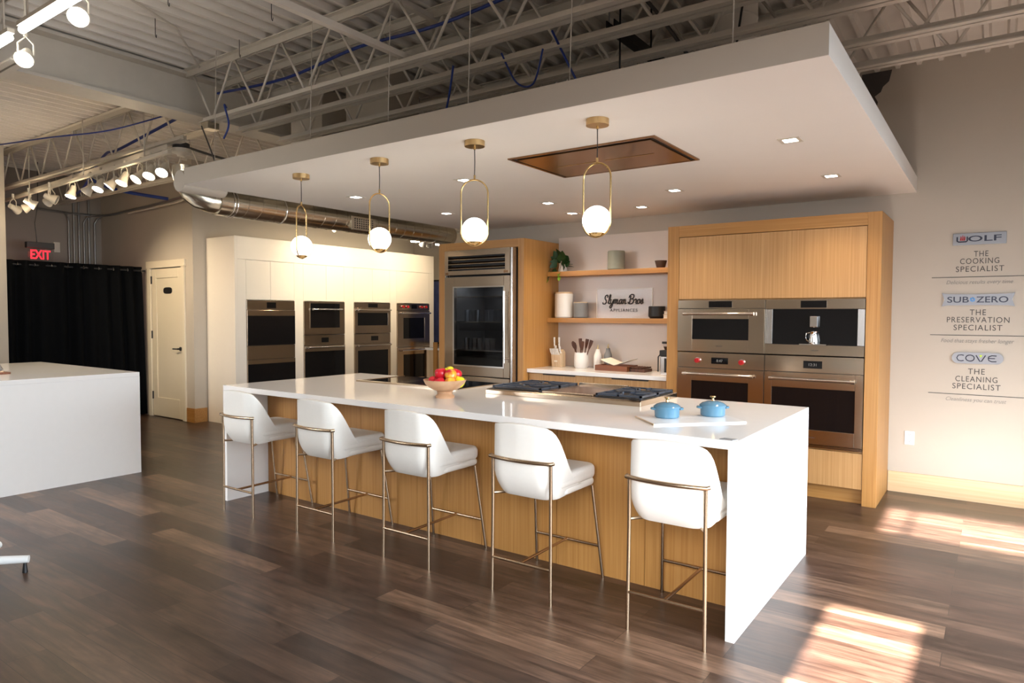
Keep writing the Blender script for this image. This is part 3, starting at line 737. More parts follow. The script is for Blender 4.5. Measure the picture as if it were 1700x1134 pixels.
# ------------------------------------------------------------------ fridge column and fridge (left of the shelves)
fc = thing('oak_fridge_surround', 'honey oak surround boxed round the glass door fridge', 'cabinet', (-3.65, 3.1, 0))
B(-4.235, -4.10, 2.79, YW-.002, 0, 2.271).build('side_panel', M['oak'], fc, bevel=.0015)
B(-3.145, -3.07, 2.79, YW-.002, 0, 2.271).build('side_panel', M['oak'], fc, bevel=.0015)
B(-4.10, -3.145, 2.79, YW-.002, 2.185, 2.271).build('header', M['oakx'], fc, bevel=.0015)
FF = Front('-Y', 2.79)
fu0, fu1 = -4.085, -3.157
fg = thing('glass_door_fridge', 'large steel fridge with glass door and louvred top grille', 'refrigerator', ((fu0+fu1)/2, 3.1, 0))
B(fu0, fu1, 3.40, 3.44, .1, 2.175).build('back_panel', M['black'], fg)
B(fu0, fu0+.03, 2.79, 3.40, .1, 2.175).build('side_wall', M['black'], fg); B(fu1-.03, fu1, 2.79, 3.40, .1, 2.175).build('side_wall', M['black'], fg)
B(fu0+.03, fu1-.03, 2.79, 3.40, 1.86, 1.90).build('liner_top', M['black'], fg)
B(fu0+.03, fu1-.03, 2.79, 3.40, .80, .84).build('liner_bottom', M['black'], fg)
du0, du1 = -4.075, -3.187
g = frame_mb(FF, du0, du1, 1.905, 2.176, du0+.05, du1-.06, 1.955, 2.11, .02, .09).build('grille_frame', M['steel'], fg, bevel=.003)
fb(FF, du0+.05, du1-.06, .02, .03, 1.955, 2.11).build('grille_dark', M['black'], fg)
for k in range(3):
    z = 1.968+k*.049
    FF_ = MB(); a = FF.b
    FF_.prism([(a-.05, z), (a-.088, z+.004), (a-.088, z+.010), (a-.05, z+.034)], 'X', du0+.05, du1-.06)
    FF_.build('louvre', M['steel'], fg)
fb(FF, du0+.015, du0+.055, .09, .0915, 1.915, 1.935).build('badge', M['bronze'], fg); fb(FF, du1-.075, du1-.02, .09, .0915, 1.915, 1.94).build('badge', M['bronze'], fg)
dr = frame_mb(FF, du0, du1, .815, 1.885, -3.94, -3.262, .925, 1.772, .04, .09).build('door', M['steel'], fg, bevel=.003)
fb(FF, -3.945, -3.258, .055, .062, .920, 1.777).build('door_glass', M['tintglass'], dr)
fm = frame_mb(FF, -3.952, -3.252, .915, 1.782, -3.935, -3.268, .930, 1.767, .062, .094).build('inner_frame', M['chrome'], dr)
hh = MB().tube([FF.p(-3.222, .14, .975), FF.p(-3.222, .14, 1.72)], .012, 14).build('handle', M['chrome'], dr)
for z in (1.02, 1.67): MB().tube([FF.p(-3.222, .09, z), FF.p(-3.222, .14, z)], .009, 10).build('handle_mount', M['chrome'], dr)
fb(FF, du1+.004, fu1, 0, .075, .1, 2.176).build('side_trim', M['steelz'], fg, bevel=.003)
fb(FF, fu0-.01, fu0+.009, 0, .06, .1, 2.176).build('side_trim', M['steelz'], fg, bevel=.002)
fb(FF, du0, du1, .04, .09, .12, .805).build('freezer_drawer', M['steel'], fg, bevel=.003)
for z in (1.08, 1.395, 1.67):
    sh = B(-4.05, -3.19, 2.84, 3.39, z, z+.006).build('glass_shelf', M['clear'], fg)
    B(-4.05, -3.19, 2.83, 2.84, z-.003, z+.009).build('shelf_trim', M['chrome'], sh)
B(-4.0, -3.35, 2.86, 3.3, 1.30, 1.385).build('crisper_drawer', M['clear'], fg)
B(-4.05, -3.19, 2.86, 3.38, .845, 1.0).build('bottom_bin', M['darkplastic'], fg)
tb = MB().lathe([(.0, 0), (.028, 0), (.033, .13), (.031, .13), (.026, .006), (.0, .006)], n=20)
tum = None
row = 0
for z, xs, nm in ((1.402, (-3.91, -3.84, -3.77, -3.66, -3.58, -3.50, -3.42), 'upper'), (1.087, (-3.92, -3.83, -3.74, -3.65, -3.55, -3.42), 'lower')):
    pos_ = ['first', 'second', 'third', 'fourth', 'fifth', 'sixth', 'seventh']
    for k, x in enumerate(xs):
        if tum is None:
            tum = tb.build('drinking_glass', M['tumbler']); o = tum
        else: o = tum.copy(); COL.objects.link(o)
        o.location = (x, 2.90+.03*(k % 2), z); tag(o, f'clear drinking glass, {pos_[k]} from the left on the {nm} row inside the fridge', 'glass', 'drinking glasses inside the fridge')

# ------------------------------------------------------------------ back counter, splash, shelves
B_ = thing('base_cabinet', 'low oak base cabinet with two drawers under the open shelves', 'cabinet', (-2.28, 3.1, 0))
B(-3.068, -1.506, 2.90, YW-.002, .0, .87).build('carcass', M['oak'], B_)
for a, b2, c in ((-3.060, -2.292, -2.88), (-2.286, -1.510, -2.09)):
    q = B(a, b2, 2.878, 2.898, .11, .868).build('drawer', M['oakdoor'], B_, bevel=.001)
    B(c, c+.38, 2.868, 2.880, .858, .869).build('drawer_pull', M['black'], q)
o = tag(B(-3.068, -1.506, 2.85, YW-.002, .875, .915).build('back_countertop', M['quartz'], bevel=.002), 'white quartz worktop under the open oak shelves', 'worktop'); rebase(o, (-2.28, 3.15, .875))
o = tag(B(-3.068, -1.506, YW-.014, YW-.001, .916, 2.33).build('backsplash', M['stone']), 'pale stone backsplash slab behind the open shelves', 'backsplash'); rebase(o, (-2.28, YW-.01, .916))
for z, t in ((1.395, 'lower'), (1.893, 'upper')):
    o = tag(B(-3.068, -1.506, 3.24, YW-.016, z, z+.05).build('floating_shelf', M['oakx'], bevel=.0015), f'{t} of the two floating honey oak shelves', 'shelf', 'floating oak shelves'); rebase(o, (-2.28, 3.35, z))
UZ, LZ, KZ = 1.943, 1.445, .915
def vessel(name, label, cat, x, y, z, prof, mat, extra=None):
    t = thing(name, label, cat, (x, y, z)); MB().lathe(prof, n=36).build('body', M[mat], t, world=False)
    return t
vessel('sage_vase', 'tall sage grey vase on the upper shelf', 'vase', -2.285, 3.33, UZ, [(0, 0), (.08, 0), (.088, .01), (.088, .185), (.082, .195), (.076, .195), (.076, .02), (0, .02)], 'sage')
t = vessel('clay_cup', 'small dark clay cup at the right of the upper shelf', 'cup', -1.80, 3.34, UZ, [(0, 0), (.036, 0), (.042, .01), (.060, .075), (.056, .075), (.038, .012), (0, .012)], 'darkclay')
t = vessel('white_canister', 'tall white canister with wooden lid on the lower shelf', 'canister', -2.915, 3.34, LZ, [(0, 0), (.09, 0), (.1, .012), (.1, .258), (.095, .262), (0, .262)], 'ceramic')
MB().lathe([(0, .262), (.094, .262), (.096, .268), (.093, .278), (0, .279)], n=36).build('lid', M['palewood'], t, world=False)
t = vessel('grey_canister', 'shorter grey canister beside the tall white one', 'canister', -2.705, 3.34, LZ, [(0, 0), (.07, 0), (.080, .010), (.080, .158), (.076, .162), (0, .162)], 'greyceramic')
MB().lathe([(0, .162), (.075, .162), (.076, .170), (0, .171)], n=36).build('lid', M['palewood'], t, world=False)
t = vessel('black_bowl', 'round black pot at the right end of the lower shelf', 'pot', -1.832, 3.33, LZ, [(0, 0), (.065, 0), (.082, .02), (.082, .118), (.078, .122), (.070, .120), (.070, .02), (0, .02)], 'black')
t = thing('small_book', 'cream small book at the bottom of the stack on the lower shelf', 'book', (-1.62, 3.33, LZ), 'cream books on the lower shelf')
B(-1.73, -1.51, 3.26, 3.42, LZ+.002, LZ+.038).build('pages', M['paper'], t); MB().box(-1.735, -1.508, 3.255, 3.425, LZ, LZ+.003).box(-1.735, -1.508, 3.255, 3.425, LZ+.037, LZ+.040).build('cover', M['palewood'], t)
t = thing('small_book', 'cream small book on top of the stack on the lower shelf', 'book', (-1.62, 3.33, LZ+.041), 'cream books on the lower shelf')
B(-1.725, -1.51, 3.262, 3.42, LZ+.043, LZ+.072).build('pages', M['paper'], t); MB().box(-1.73, -1.508, 3.257, 3.425, LZ+.041, LZ+.044).box(-1.73, -1.508, 3.257, 3.425, LZ+.071, LZ+.074).build('cover', M['palewood'], t)
t = tag(MB().lathe([(0, 0), (.035, 0), (.038, .06), (.03, .07), (0, .07)], (-1.615, 3.33, LZ+.0745), 24).build('candle', M['ceramic']), 'small cream candle standing on the two stacked books', 'candle'); rebase(t, (-1.615, 3.33, LZ+.0745))

# acrylic shop sign with script lettering
sgx0, sgx1, sgz0, sgz1 = -2.525, -1.895, LZ, 1.752
sg = thing('acrylic_sign', 'clear acrylic sign with black script lettering on the lower shelf', 'sign', ((sgx0+sgx1)/2, 3.36, LZ))
B(sgx0, sgx1, 3.36, 3.368, sgz0, sgz1).build('acrylic_panel', M['clear'], sg)
MB().box(sgx0-.002, sgx0+.002, 3.359, 3.369, sgz0, sgz1).box(sgx1-.002, sgx1+.002, 3.359, 3.369, sgz0, sgz1).box(sgx0, sgx1, 3.359, 3.369, sgz1-.002, sgz1+.002).build('polished_edge', M['paper'], sg)
STROKES = {   # hand-drawn script letters: polylines in units where x-height is 1
 'S': (1.5, [[(-.05,.35),(.1,.0),(.55,-.05),(.95,.25),(.9,.75),(.55,1.1),(.4,1.5),(.65,1.95),(1.05,2.0),(1.2,1.7),(1.05,1.5)]]),
 'l': (.62, [[(0,.1),(.3,.8),(.55,1.6),(.5,2.05),(.3,2.0),(.2,1.3),(.2,.3),(.4,0),(.65,.15)]]),
 'y': (1.0, [[(.05,.9),(.15,1.0),(.15,.3),(.35,.0),(.65,.15),(.8,.6)],[(.9,1.0),(.8,.2),(.7,-.6),(.4,-.95),(.1,-.8),(.3,-.35),(.75,0),(1.0,.15)]]),
 'm': (1.6, [[(.05,.8),(.2,1.0),(.2,0)],[(.2,.6),(.45,.98),(.65,.9),(.65,0)],[(.65,.6),(.95,.98),(1.15,.85),(1.1,.2),(1.3,0),(1.6,.2)]]),
 'a': (1.1, [[(.8,.9),(.5,1.0),(.15,.7),(.1,.25),(.35,0),(.65,.25),(.85,1.0),(.8,.25),(.95,0),(1.15,.15)]]),
 'n': (1.15, [[(.05,.8),(.2,1.0),(.2,0)],[(.2,.6),(.5,.98),(.7,.85),(.68,.2),(.85,0),(1.15,.15)]]),
 'B': (1.65, [[(.45,1.8),(.4,1.0),(.3,0)],[(0,1.35),(.15,1.85),(.7,2.1),(1.25,1.95),(1.3,1.5),(1.0,1.15),(.6,1.08)],[(.7,1.08),(1.25,1.0),(1.4,.5),(1.1,.05),(.5,-.05),(.05,.1),(-.05,.4)]]),
 'r': (.8, [[(.05,.7),(.2,1.1),(.3,.95),(.55,.95),(.5,.3),(.65,0),(.9,.15)]]),
 'o': (.95, [[(.55,1.0),(.2,.85),(.1,.35),(.35,0),(.7,.2),(.75,.75),(.5,1.0),(.6,.8),(1.0,.85)]]),
 's': (.9, [[(.0,.1),(.35,.7),(.5,1.05),(.6,.7),(.65,.25),(.4,0),(.1,.1)],[(.65,.2),(.9,.2)]]),
}
def smooth(p, k=4):
    out = []
    for i in range(len(p)-1):
        p0, p1, p2, p3 = p[max(i-1, 0)], p[i], p[i+1], p[min(i+2, len(p)-1)]
        for j in range(k):
            t_ = j/k
            out.append(tuple(.5*((2*p1[c])+(-p0[c]+p2[c])*t_+(2*p0[c]-5*p1[c]+4*p2[c]-p3[c])*t_*t_+(-p0[c]+3*p1[c]-3*p2[c]+p3[c])*t_**3) for c in (0, 1)))
    out.append(p[-1]); return out
mb = MB(); cur = 0; letters = []
for ch in 'Slyman Bros':
    if ch == ' ': cur += .55; continue
    wch, st_ = STROKES[ch]
    for s_ in st_: letters.append([(cur+px+.18*py, py) for px, py in smooth(s_)])
    cur += wch
sc_ = .46/cur
for s_ in letters: mb.tube([(sgx0+.075+px*sc_, 3.357, 1.595+py*sc_*1.15) for px, py in s_], .0068, 6)
mb.build('script_lettering', M['ink'], sg)
face_minus_y(text_mb('APPLIANCES', w=.31, h=.032, space=1.25, extr=.003, offset=.004), (sgx0+sgx1)/2+.0, 3.359, 1.528).build('small_lettering', M['ink'], sg)

# plant
pl = thing('trailing_plant', 'trailing green pothos in a small white pot on the upper shelf', 'plant', (-2.94, 3.35, UZ))
MB().lathe([(0, 0), (.05, 0), (.048, .03), (.038, .075), (.044, .095), (.040, .095), (.034, .08), (0, .08)], n=28).build('plant_pot', M['ceramic'], pl, world=False)
def leaf(L, W, fold=.25):
    mb = MB(); n = 8; vs = []; 
    for i in range(n+1):
        f = i/n; wv = W*math.sin(PI*f**.75)**.9*(1-.15*f) if 0 < f < 1 else .0008
        droop = -.25*L*f*f
        vs += [(-wv, L*f, droop+fold*wv), (0, L*f, droop), (wv, L*f, droop+fold*wv)]
    fs = []
    for i in range(n):
        a = i*3; fs += [(a, a+1, a+4, a+3), (a+1, a+2, a+5, a+4)]
    return mb.add(vs, fs, True)
rr = random.Random(4)
LV = []
for k in range(17):
    az = k*2.4; el = rr.uniform(.1, 1.3); rad = rr.uniform(.02, .06)
    b_ = (math.cos(az)*rad*.8, min(.03, math.sin(az)*rad*.6), .10+el*.05)
    if math.sin(az) > .3: az = -az
    LV.append((b_, az, el, rr.uniform(.09, .13), 'leaf'))
LV += [((-.10, -.05, .055), 2.6, .3, .05, 'leaf'), ((-.125, -.06, .02), 3.4, -.3, .055, 'leaf'), ((-.09, -.10, -.045), 4.0, -.6, .06, 'leaf'), ((-.13, -.10, -.08), 4.6, -.9, .05, 'leaflight'),
       ((.025, -.10, -.005), 4.4, -1.1, .06, 'leaflight'), ((.02, -.10, -.055), 4.9, -1.2, .05, 'leaflight'), ((.06, -.02, .055), .1, .15, .09, 'leaf'), ((.08, -.04, .07), 6.1, .3, .08, 'leaf')]
for (b_, az, el, L_, mt) in LV[17:]:
    mm = Matrix.Translation(b_) @ Matrix.Rotation(az-PI/2, 4, 'Z') @ Matrix.Rotation(el*.9, 4, 'X')
    leaf(L_, L_*.40).xf(mm).build('leaf', M[mt], pl, world=False)
# fuller leaves fanned out towards the room
FAN = [(-.03, .13, 150, .10), (-.02, .14, 118, .115), (.0, .15, 95, .12), (.02, .14, 62, .115), (.03, .13, 35, .105), (.03, .12, 12, .10), (-.03, .12, 178, .085), (.0, .12, 80, .085), (-.01, .11, 135, .08), (.02, .11, 48, .085), (.01, .10, 340, .08), (-.03, .10, 205, .09), (-.07, .05, 240, .07), (.03, .07, 300, .06), (.06, .09, 5, .10)]
for k, (lx, lz, th, L_) in enumerate(FAN):
    th = R(th); tw = .5*math.sin(k*2.1); ly = -.03-.012*(k % 4)
    X_ = Vector((-math.sin(th), 0, math.cos(th))); Y_ = Vector((math.cos(th), -.25, math.sin(th))).normalized()
    Z_ = X_.cross(Y_).normalized(); mm = Matrix((X_, Y_, Z_)).transposed().to_4x4()
    mm = Matrix.Translation((lx, ly, lz-.01)) @ mm @ Matrix.Rotation(tw, 4, 'Y')
    leaf(L_*1.0, L_*.42).xf(mm).build('leaf', M['leaf'], pl, world=False)
for pts in ([(0, 0, .08), (-.05, -.03, .11), (-.11, -.055, .06), (-.12, -.10, 0), (-.115, -.105, -.09)], [(0, 0, .08), (.02, -.05, .10), (.028, -.10, .03), (.022, -.105, -.06)], [(0, 0, .08), (.05, -.02, .09), (.1, -.03, .075)]):
    MB().tube([(*[a for a in p],) for p in pts], .0022, 6).build('vine', M['leaf'], pl, world=False)

# knife block
kb = thing('knife_block', 'pale wooden block full of white handled knives', 'knife block', (-2.945, 3.28, KZ))
MB().prism([(3.235, KZ), (3.215, KZ+.13), (3.30, KZ+.19), (3.34, KZ+.15), (3.34, KZ)], 'X', -3.0, -2.89).build('block', M['palewood'], kb, bevel=.003)
B(-2.965, -2.925, 3.224, 3.226, KZ+.055, KZ+.078).build('label', M['paper'], kb)
for k in range(6):
    x = -2.992+k*.0185
    MB().tube([(x, 3.222, KZ+.135), (x, 3.195, KZ+.165), (x-.002, 3.185, KZ+.20)], .0065, 8).build('knife_handle', M['ceramic'], kb)
for x, y, z, h in ((-2.975, 3.262, KZ+.165, .155), (-2.915, 3.262, KZ+.165, .155), (-2.945, 3.245, KZ+.155, .075), (-2.895, 3.245, KZ+.15, .07)):
    hh = MB().tube([(x, y, z), (x, y-.018, z+h*.5), (x, y-.022, z+h)], [.009, .008, .011], 10).build('knife_handle', M['ceramic'], kb)
    for q in (.3, .6): MB().lathe([(0, 0), (.003, 0), (.003, .004), (0, .004)], (x, y-.02-.006*q, z+h*q), 8, 'Y').build('rivet', M['black'], hh)
# utensil crock and utensils
cr = thing('utensil_crock', 'white stoneware crock holding dark wooden utensils', 'crock', (-2.655, 3.27, KZ))
MB().lathe([(0, 0), (.06, 0), (.073, .015), (.077, .09), (.070, .165), (.066, .165), (.07, .09), (.066, .02), (0, .02)], n=36).build('crock_body', M['ceramic'], cr, world=False)
UT = [(-.10, .02, .155, 'spoon', 'leftmost, round bowled'), (-.06, -.03, .14, 'spoon', 'front left'), (-.02, .02, .17, 'spatula', 'tall, behind'), (.02, -.02, .13, 'spatula', 'front middle'), (.045, .03, .165, 'spatula', 'tall middle right'), (.10, .0, .155, 'spatula', 'rightmost, leaning outwards')]
for dx, dy, h, kd, lb in UT:
    t = thing('wooden_'+kd, f'dark wooden {kd} in the crock, {lb}', 'utensil', (-2.655+dx*.3, 3.27+dy*.3, KZ+.03), 'dark wooden utensils in the crock')
    top = Vector((dx*.9, dy*.7, h+.10))
    MB().tube([(0, 0, 0), tuple(top*.68)], [.005, .006], 8).build('stick', M['darkwood'], t, world=False)
    hd = MB(); d_ = top.normalized(); b0 = top*.66
    side = Vector((1, 0, 0)) - d_*d_.x; side.normalize(); nrm = d_.cross(side)
    pr_ = [(.006, 0), (.016, .02), (.022, .045), (.018, .075), (.006, .088)] if kd == 'spoon' else [(.006, 0), (.012, .02), (.019, .06), (.021, .10), (.018, .105)]
    vs = []
    for wv, l in pr_:
        for s1, s2 in ((-1, -1), (1, -1), (1, 1), (-1, 1)): vs.append(tuple(b0+d_*l+side*wv*s1+nrm*.0035*s2))
    fs = [(3,2,1,0), tuple(range(len(vs)-4, len(vs)))]
    for i in range(len(pr_)-1):
        for j in range(4): fs.append((i*4+j, i*4+(j+1) % 4, (i+1)*4+(j+1) % 4, (i+1)*4+j))
    hd.add(vs, fs).build('blade' if kd == 'spatula' else 'spoon_bowl', M['darkwood'], t, world=False, bevel=.002)
# bottles
for x, y, mt, h, lb in ((-2.475, 3.30, 'ceramic', .205, 'pale grey oil bottle left of the tray'), (-2.385, 3.36, 'greyceramic', .215, 'dark grey oil bottle behind the wooden tray')):
    t = thing('oil_bottle', lb, 'bottle', (x, y, KZ), 'oil bottles on the back worktop')
    MB().lathe([(0, 0), (.036, 0), (.042, .01), (.042, h*.62), (.036, h*.74), (.026, h*.84), (.020, h), (0, h)], n=28).build('bottle_body', M[mt], t, world=False)
    MB().tube([(0, 0, h), (0, 0, h+.018), (.004, 0, h+.045)], [.012, .008, .004], 10).build('pourer', M['goldmat'], t, world=False)
# wooden tray and open book
MB_ = MB().box(-2.40, -2.04, 3.10, 3.12, KZ, KZ+.055).box(-2.40, -2.04, 3.33, 3.35, KZ, KZ+.055).box(-2.40, -2.38, 3.12, 3.33, KZ, KZ+.055).box(-2.06, -2.04, 3.12, 3.33, KZ, KZ+.055).box(-2.38, -2.06, 3.12, 3.33, KZ, KZ+.044)
t = tag(rebase(MB_.build('wooden_stand', M['walnut'], bevel=.002), (-2.22, 3.2, KZ)), 'brown wooden stand holding the open cookbook', 'stand')
t2 = MB(); 
for k in range(9):
    a = R(-35+k*8); t2.tube([(-2.02, 3.24, KZ+.03+.003*(k % 3)), (-2.02+.16*math.cos(a), 3.24+.12*math.sin(a), KZ+.035+.004*(k % 3))], .009, 6)
t = tag(rebase(MB().box(-2.035, -1.87, 3.14, 3.32, KZ, KZ+.03).build('dark_wooden_box', M['darkwood'], bevel=.002), (-1.95, 3.23, KZ)), 'dark wooden box at the right of the cookbook stand', 'box')
for k in range(5):
    MB().tube([(-2.03+.028*k, 3.15, KZ+.038), (-2.0+.03*k, 3.31, KZ+.042)], .008, 6).build('wooden_stick', M['darkwood'], t)
bk = thing('open_cookbook', 'open cookbook lying spread on the wooden stand', 'book', (-2.2, 3.21, KZ+.056))
for s in (-1, 1):
    mb = MB(); vs = []; n = 8
    for i in range(n+1):
        f = i/n; x = -2.195+s*.15*f; z = KZ+.062+ (.012*math.sin(PI*f)+.05*f*f)
        vs += [(x, 3.12+.02*f*0, z), (x+.02, 3.31, z+.012), (x, 3.12, z-.006), (x+.02, 3.31, z+.006)]
    fs = []
    for i in range(n):
        a = i*4; fs += [(a, a+1, a+5, a+4), (a+2, a+6, a+7, a+3), (a, a+4, a+6, a+2), (a+1, a+3, a+7, a+5)]
    fs += [(0, 2, 3, 1), (n*4, n*4+1, n*4+3, n*4+2)]
    mb.add(vs, fs).build('page_block', M['paper'], bk)
# coffee grinder
t = thing('coffee_grinder', 'black and steel coffee grinder at the right end of the worktop', 'coffee grinder', (-1.585, 3.02, KZ))
B(-1.635, -1.525, 2.96, 3.10, KZ, KZ+.18).build('housing', M['steelz'], t, bevel=.008)
B(-1.59, -1.57, 2.955, 2.961, KZ+.03, KZ+.16).build('slot', M['black'], t)
B(-1.64, -1.52, 2.955, 3.10, KZ+.18, KZ+.235).build('collar', M['black'], t, bevel=.006)
MB().lathe([(0, 0), (.03, 0), (.048, .06), (0, .06)], (-1.582, 3.02, KZ+.235), 24).build('hopper', M['clear'], t)
MB().lathe([(0, 0), (.03, 0), (.042, .03), (0, .03)], (-1.582, 3.02, KZ+.238), 24).build('coffee_beans', M['darkwood'], t)
MB().lathe([(0, 0), (.056, 0), (.056, .018), (0, .02)], (-1.582, 3.02, KZ+.296), 24).build('hopper_lid', M['black'], t)
MB().tube([(-1.64, 2.99, KZ+.20), (-1.665, 2.99, KZ+.17), (-1.665, 2.99, KZ+.03)], .006, 8).build('cable', M['black'], t)

# ------------------------------------------------------------------ white oven wall (left)
WX, WY0, WY1, WZ = -7.2, 2.13, 5.994, 2.50
wc = thing('white_oven_cabinet', 'long white tall cabinet run with four columns of ovens', 'cabinet', (-7.5, 4.06, 0))
FX = Front('+X', WX)
B(-7.865, WX, WY0, WY0+.04, 0, WZ).build('side_panel', M['whitecab'], wc, bevel=.001); B(-7.865, WX, WY1-.04, WY1, 0, WZ).build('side_panel', M['whitecab'], wc, bevel=.001)
B(-7.865, WX, WY0+.04, WY1-.04, 2.20, WZ).build('header', M['whitecab'], wc, bevel=.001)
cols = [(2.293, 3.054), (3.208, 3.961), (4.152, 4.923), (5.074, 5.868)]
edges = [WY0+.04]+[v for c in cols for v in c]+[WY1-.04]
for i in range(0, len(edges), 2): B(-7.8, WX, edges[i]+.0, edges[i+1]-.0, 0, 2.198).build('divider', M['whitecab'], wc, bevel=.001)
for i, (a, b2) in enumerate(cols):
    if i < 3:
        mid = {0: 2.67, 1: 3.62, 2: 4.54}[i]
        fb(FX, a+.002, mid-.0015, -.02, 0, 1.668, 2.196).build('door', M['whitecab'], wc, bevel=.001); fb(FX, mid+.0015, b2-.002, -.02, 0, 1.668, 2.196).build('door', M['whitecab'], wc, bevel=.001)
    else: fb(FX, a+.002, b2-.002, -.02, 0, 1.668, 2.196).build('door', M['whitecab'], wc, bevel=.001)
    fb(FX, a+.002, b2-.002, -.02, 0, .002, .30).build('drawer', M['whitecab'], wc, bevel=.001)
B(-7.86, -7.82, WY0+.04, WY1-.04, 0, 2.19).build('back_panel', M['whitecab'], wc)
# column 1: black glass double oven
a, b2 = cols[0][0]+.003, cols[0][1]-.003
t = thing('double_wall_oven', 'handleless double oven of steel bands and full black glass, leftmost white column', 'oven', (WX, (a+b2)/2, .35))
body(FX, t, a, b2, .31, 1.66)
fb(FX, a, b2, 0, .012, 1.53, 1.658).build('control_panel', M['steel'], t, bevel=.001); display(FX, t, 2.60, 2.745, 1.555, 1.635)
dd = fb(FX, a, b2, 0, .02, 1.05, 1.526).build('door', M['steel'], t, bevel=.001); fb(FX, a+.004, b2-.004, .02, .024, 1.052, 1.452).build('window', M['blackglass'], dd)
fb(FX, a, b2, 0, .014, .862, 1.046).build('middle_panel', M['steel'], t, bevel=.001)
dd = fb(FX, a, b2, 0, .02, .31, .858).build('door', M['steel'], t, bevel=.001); fb(FX, a+.004, b2-.004, .02, .024, .34, .80).build('window', M['blackglass'], dd)
# column 2
a, b2 = cols[1][0]+.003, cols[1][1]-.003
t = thing('steam_oven', 'small steam oven with off-centre black door, upper second white column', 'oven', (WX, (a+b2)/2, 1.175))
body(FX, t, a, b2, 1.172, 1.66)
q = fb(FX, a, b2, 0, .014, 1.175, 1.658).build('surround', M['steel'], t, bevel=.001)
q = fb(FX, a+.11, b2-.10, .014, .02, 1.275, 1.635).build('door', M['blackglass'], t, bevel=.002)
frame_mb(FX, a+.10, b2-.09, 1.265, 1.645, a+.11, b2-.10, 1.275, 1.635, .014, .019).build('door_frame', M['steel'], q)
handle(FX, t, a+.13, b2-.09, 1.545)
t = oven(FX, 'wall_oven', 'steel oven with wide handle, lower second white column', a, b2, .31, 1.168, .15, (a+.006, b2-.006, .36, .93), .99, (a+.05, b2-.05), (3.52, 3.65, 1.06, 1.13))
# column 3
a, b2 = cols[2][0]+.003, cols[2][1]-.003
oven(FX, 'speed_oven', 'steel speed oven with handle, upper third white column', a, b2, 1.175, 1.658, .085, (a+.06, b2-.06, 1.30, 1.50), 1.545, (a+.05, b2-.03), (4.44, 4.64, 1.585, 1.645))
oven(FX, 'wall_oven', 'steel oven with handle, lower third white column', a, b2, .31, 1.170, .155, (a+.06, b2-.06, .40, .905), .985, (a+.06, b2-.03), (4.50, 4.65, 1.06, 1.13))
# column 4
a, b2 = cols[3][0]+.003, cols[3][1]-.003
t = oven(FX, 'double_wall_oven', 'double oven with four red knobs, rightmost white column', a, b2, .93, 1.658, .115, (a+.14, b2-.13, 1.07, 1.42), 1.50, (a+.08, b2-.02), (5.42, 5.55, 1.575, 1.64), None, ((5.20, 1.605), (5.31, 1.605), (5.65, 1.605), (5.76, 1.605)), 'steel')
f = frame_mb(FX, a, b2, .31, .926, a+.14, b2-.13, .40, .80, 0, .02).build('lower_door', M['steel'], t, bevel=.001)
fb(FX, a+.14, b2-.13, 0, .014, .40, .80).build('window', M['blackglass'], f); handle(FX, t, a+.08, b2-.02, .87)

# picture and small cabinet in the passage behind
t = thing('framed_print', 'blue abstract print on the wall beyond the white ovens', 'picture', (-7.1, 6.19, 1.2))
B(-7.7, -6.4, 6.17, 6.198, .95, 2.1).build('frame', M['black'], t); B(-7.67, -6.43, 6.165, 6.17, .98, 2.07).build('print', M['picture'], t)
t = thing('side_cabinet', 'pale green cabinet with oak edge in the passage', 'cabinet', (-6.9, 5.9, 0))
B(-7.15, -6.30, 5.75, 6.16, 0, .86).build('carcass', M['palewood'], t); B(-7.17, -6.28, 5.73, 6.16, .86, .90).build('worktop', M['quartz'], t)
B(-6.95, -6.87, 5.70, 5.73, 0, 1.0).build('edge_post', M['oak'], t)

# ------------------------------------------------------------------ left quartz island
t = thing('display_counter', 'white waterfall display counter at the left edge', 'counter', (-6.7, -.8, 0))
B(-7.74, -5.53, -1.9, .09, .895, .935).build('countertop', M['quartz'], t, bevel=.002)
B(-5.57, -5.53, -1.9, .09, 0, .895).build('waterfall_end', M['quartz'], t); B(-7.74, -7.70, -1.9, .09, 0, .895).build('waterfall_end', M['quartz'], t)
B(-7.70, -5.57, -1.88, .05, 0, .895).build('counter_body', M['whitecab'], t)
tr = thing('wooden_board', 'small brown board on the left display counter', 'board', (-6.35, -.86, .935))
B(-6.62, -6.20, -1.05, -.70, .935, .953).build('board', M['walnut'], tr, bevel=.003)
MB().lathe([(0,0),(.012,0),(.012,.01),(0,.01)], (-6.25, -.75, .953), 12).build('peg', M['palewood'], tr)
t = thing('glass_carafe', 'clear glass carafe standing on the small brown board', 'carafe', (-6.34, -.80, .953))
MB().lathe([(0, 0), (.075, 0), (.085, .02), (.06, .07), (.02, .12), (.014, .17), (.03, .22), (.028, .22), (.012, .17), (.017, .12), (.056, .07), (.08, .02), (.07, .005), (0, .005)], n=28).build('carafe_body', M['tumbler'], t, world=False)

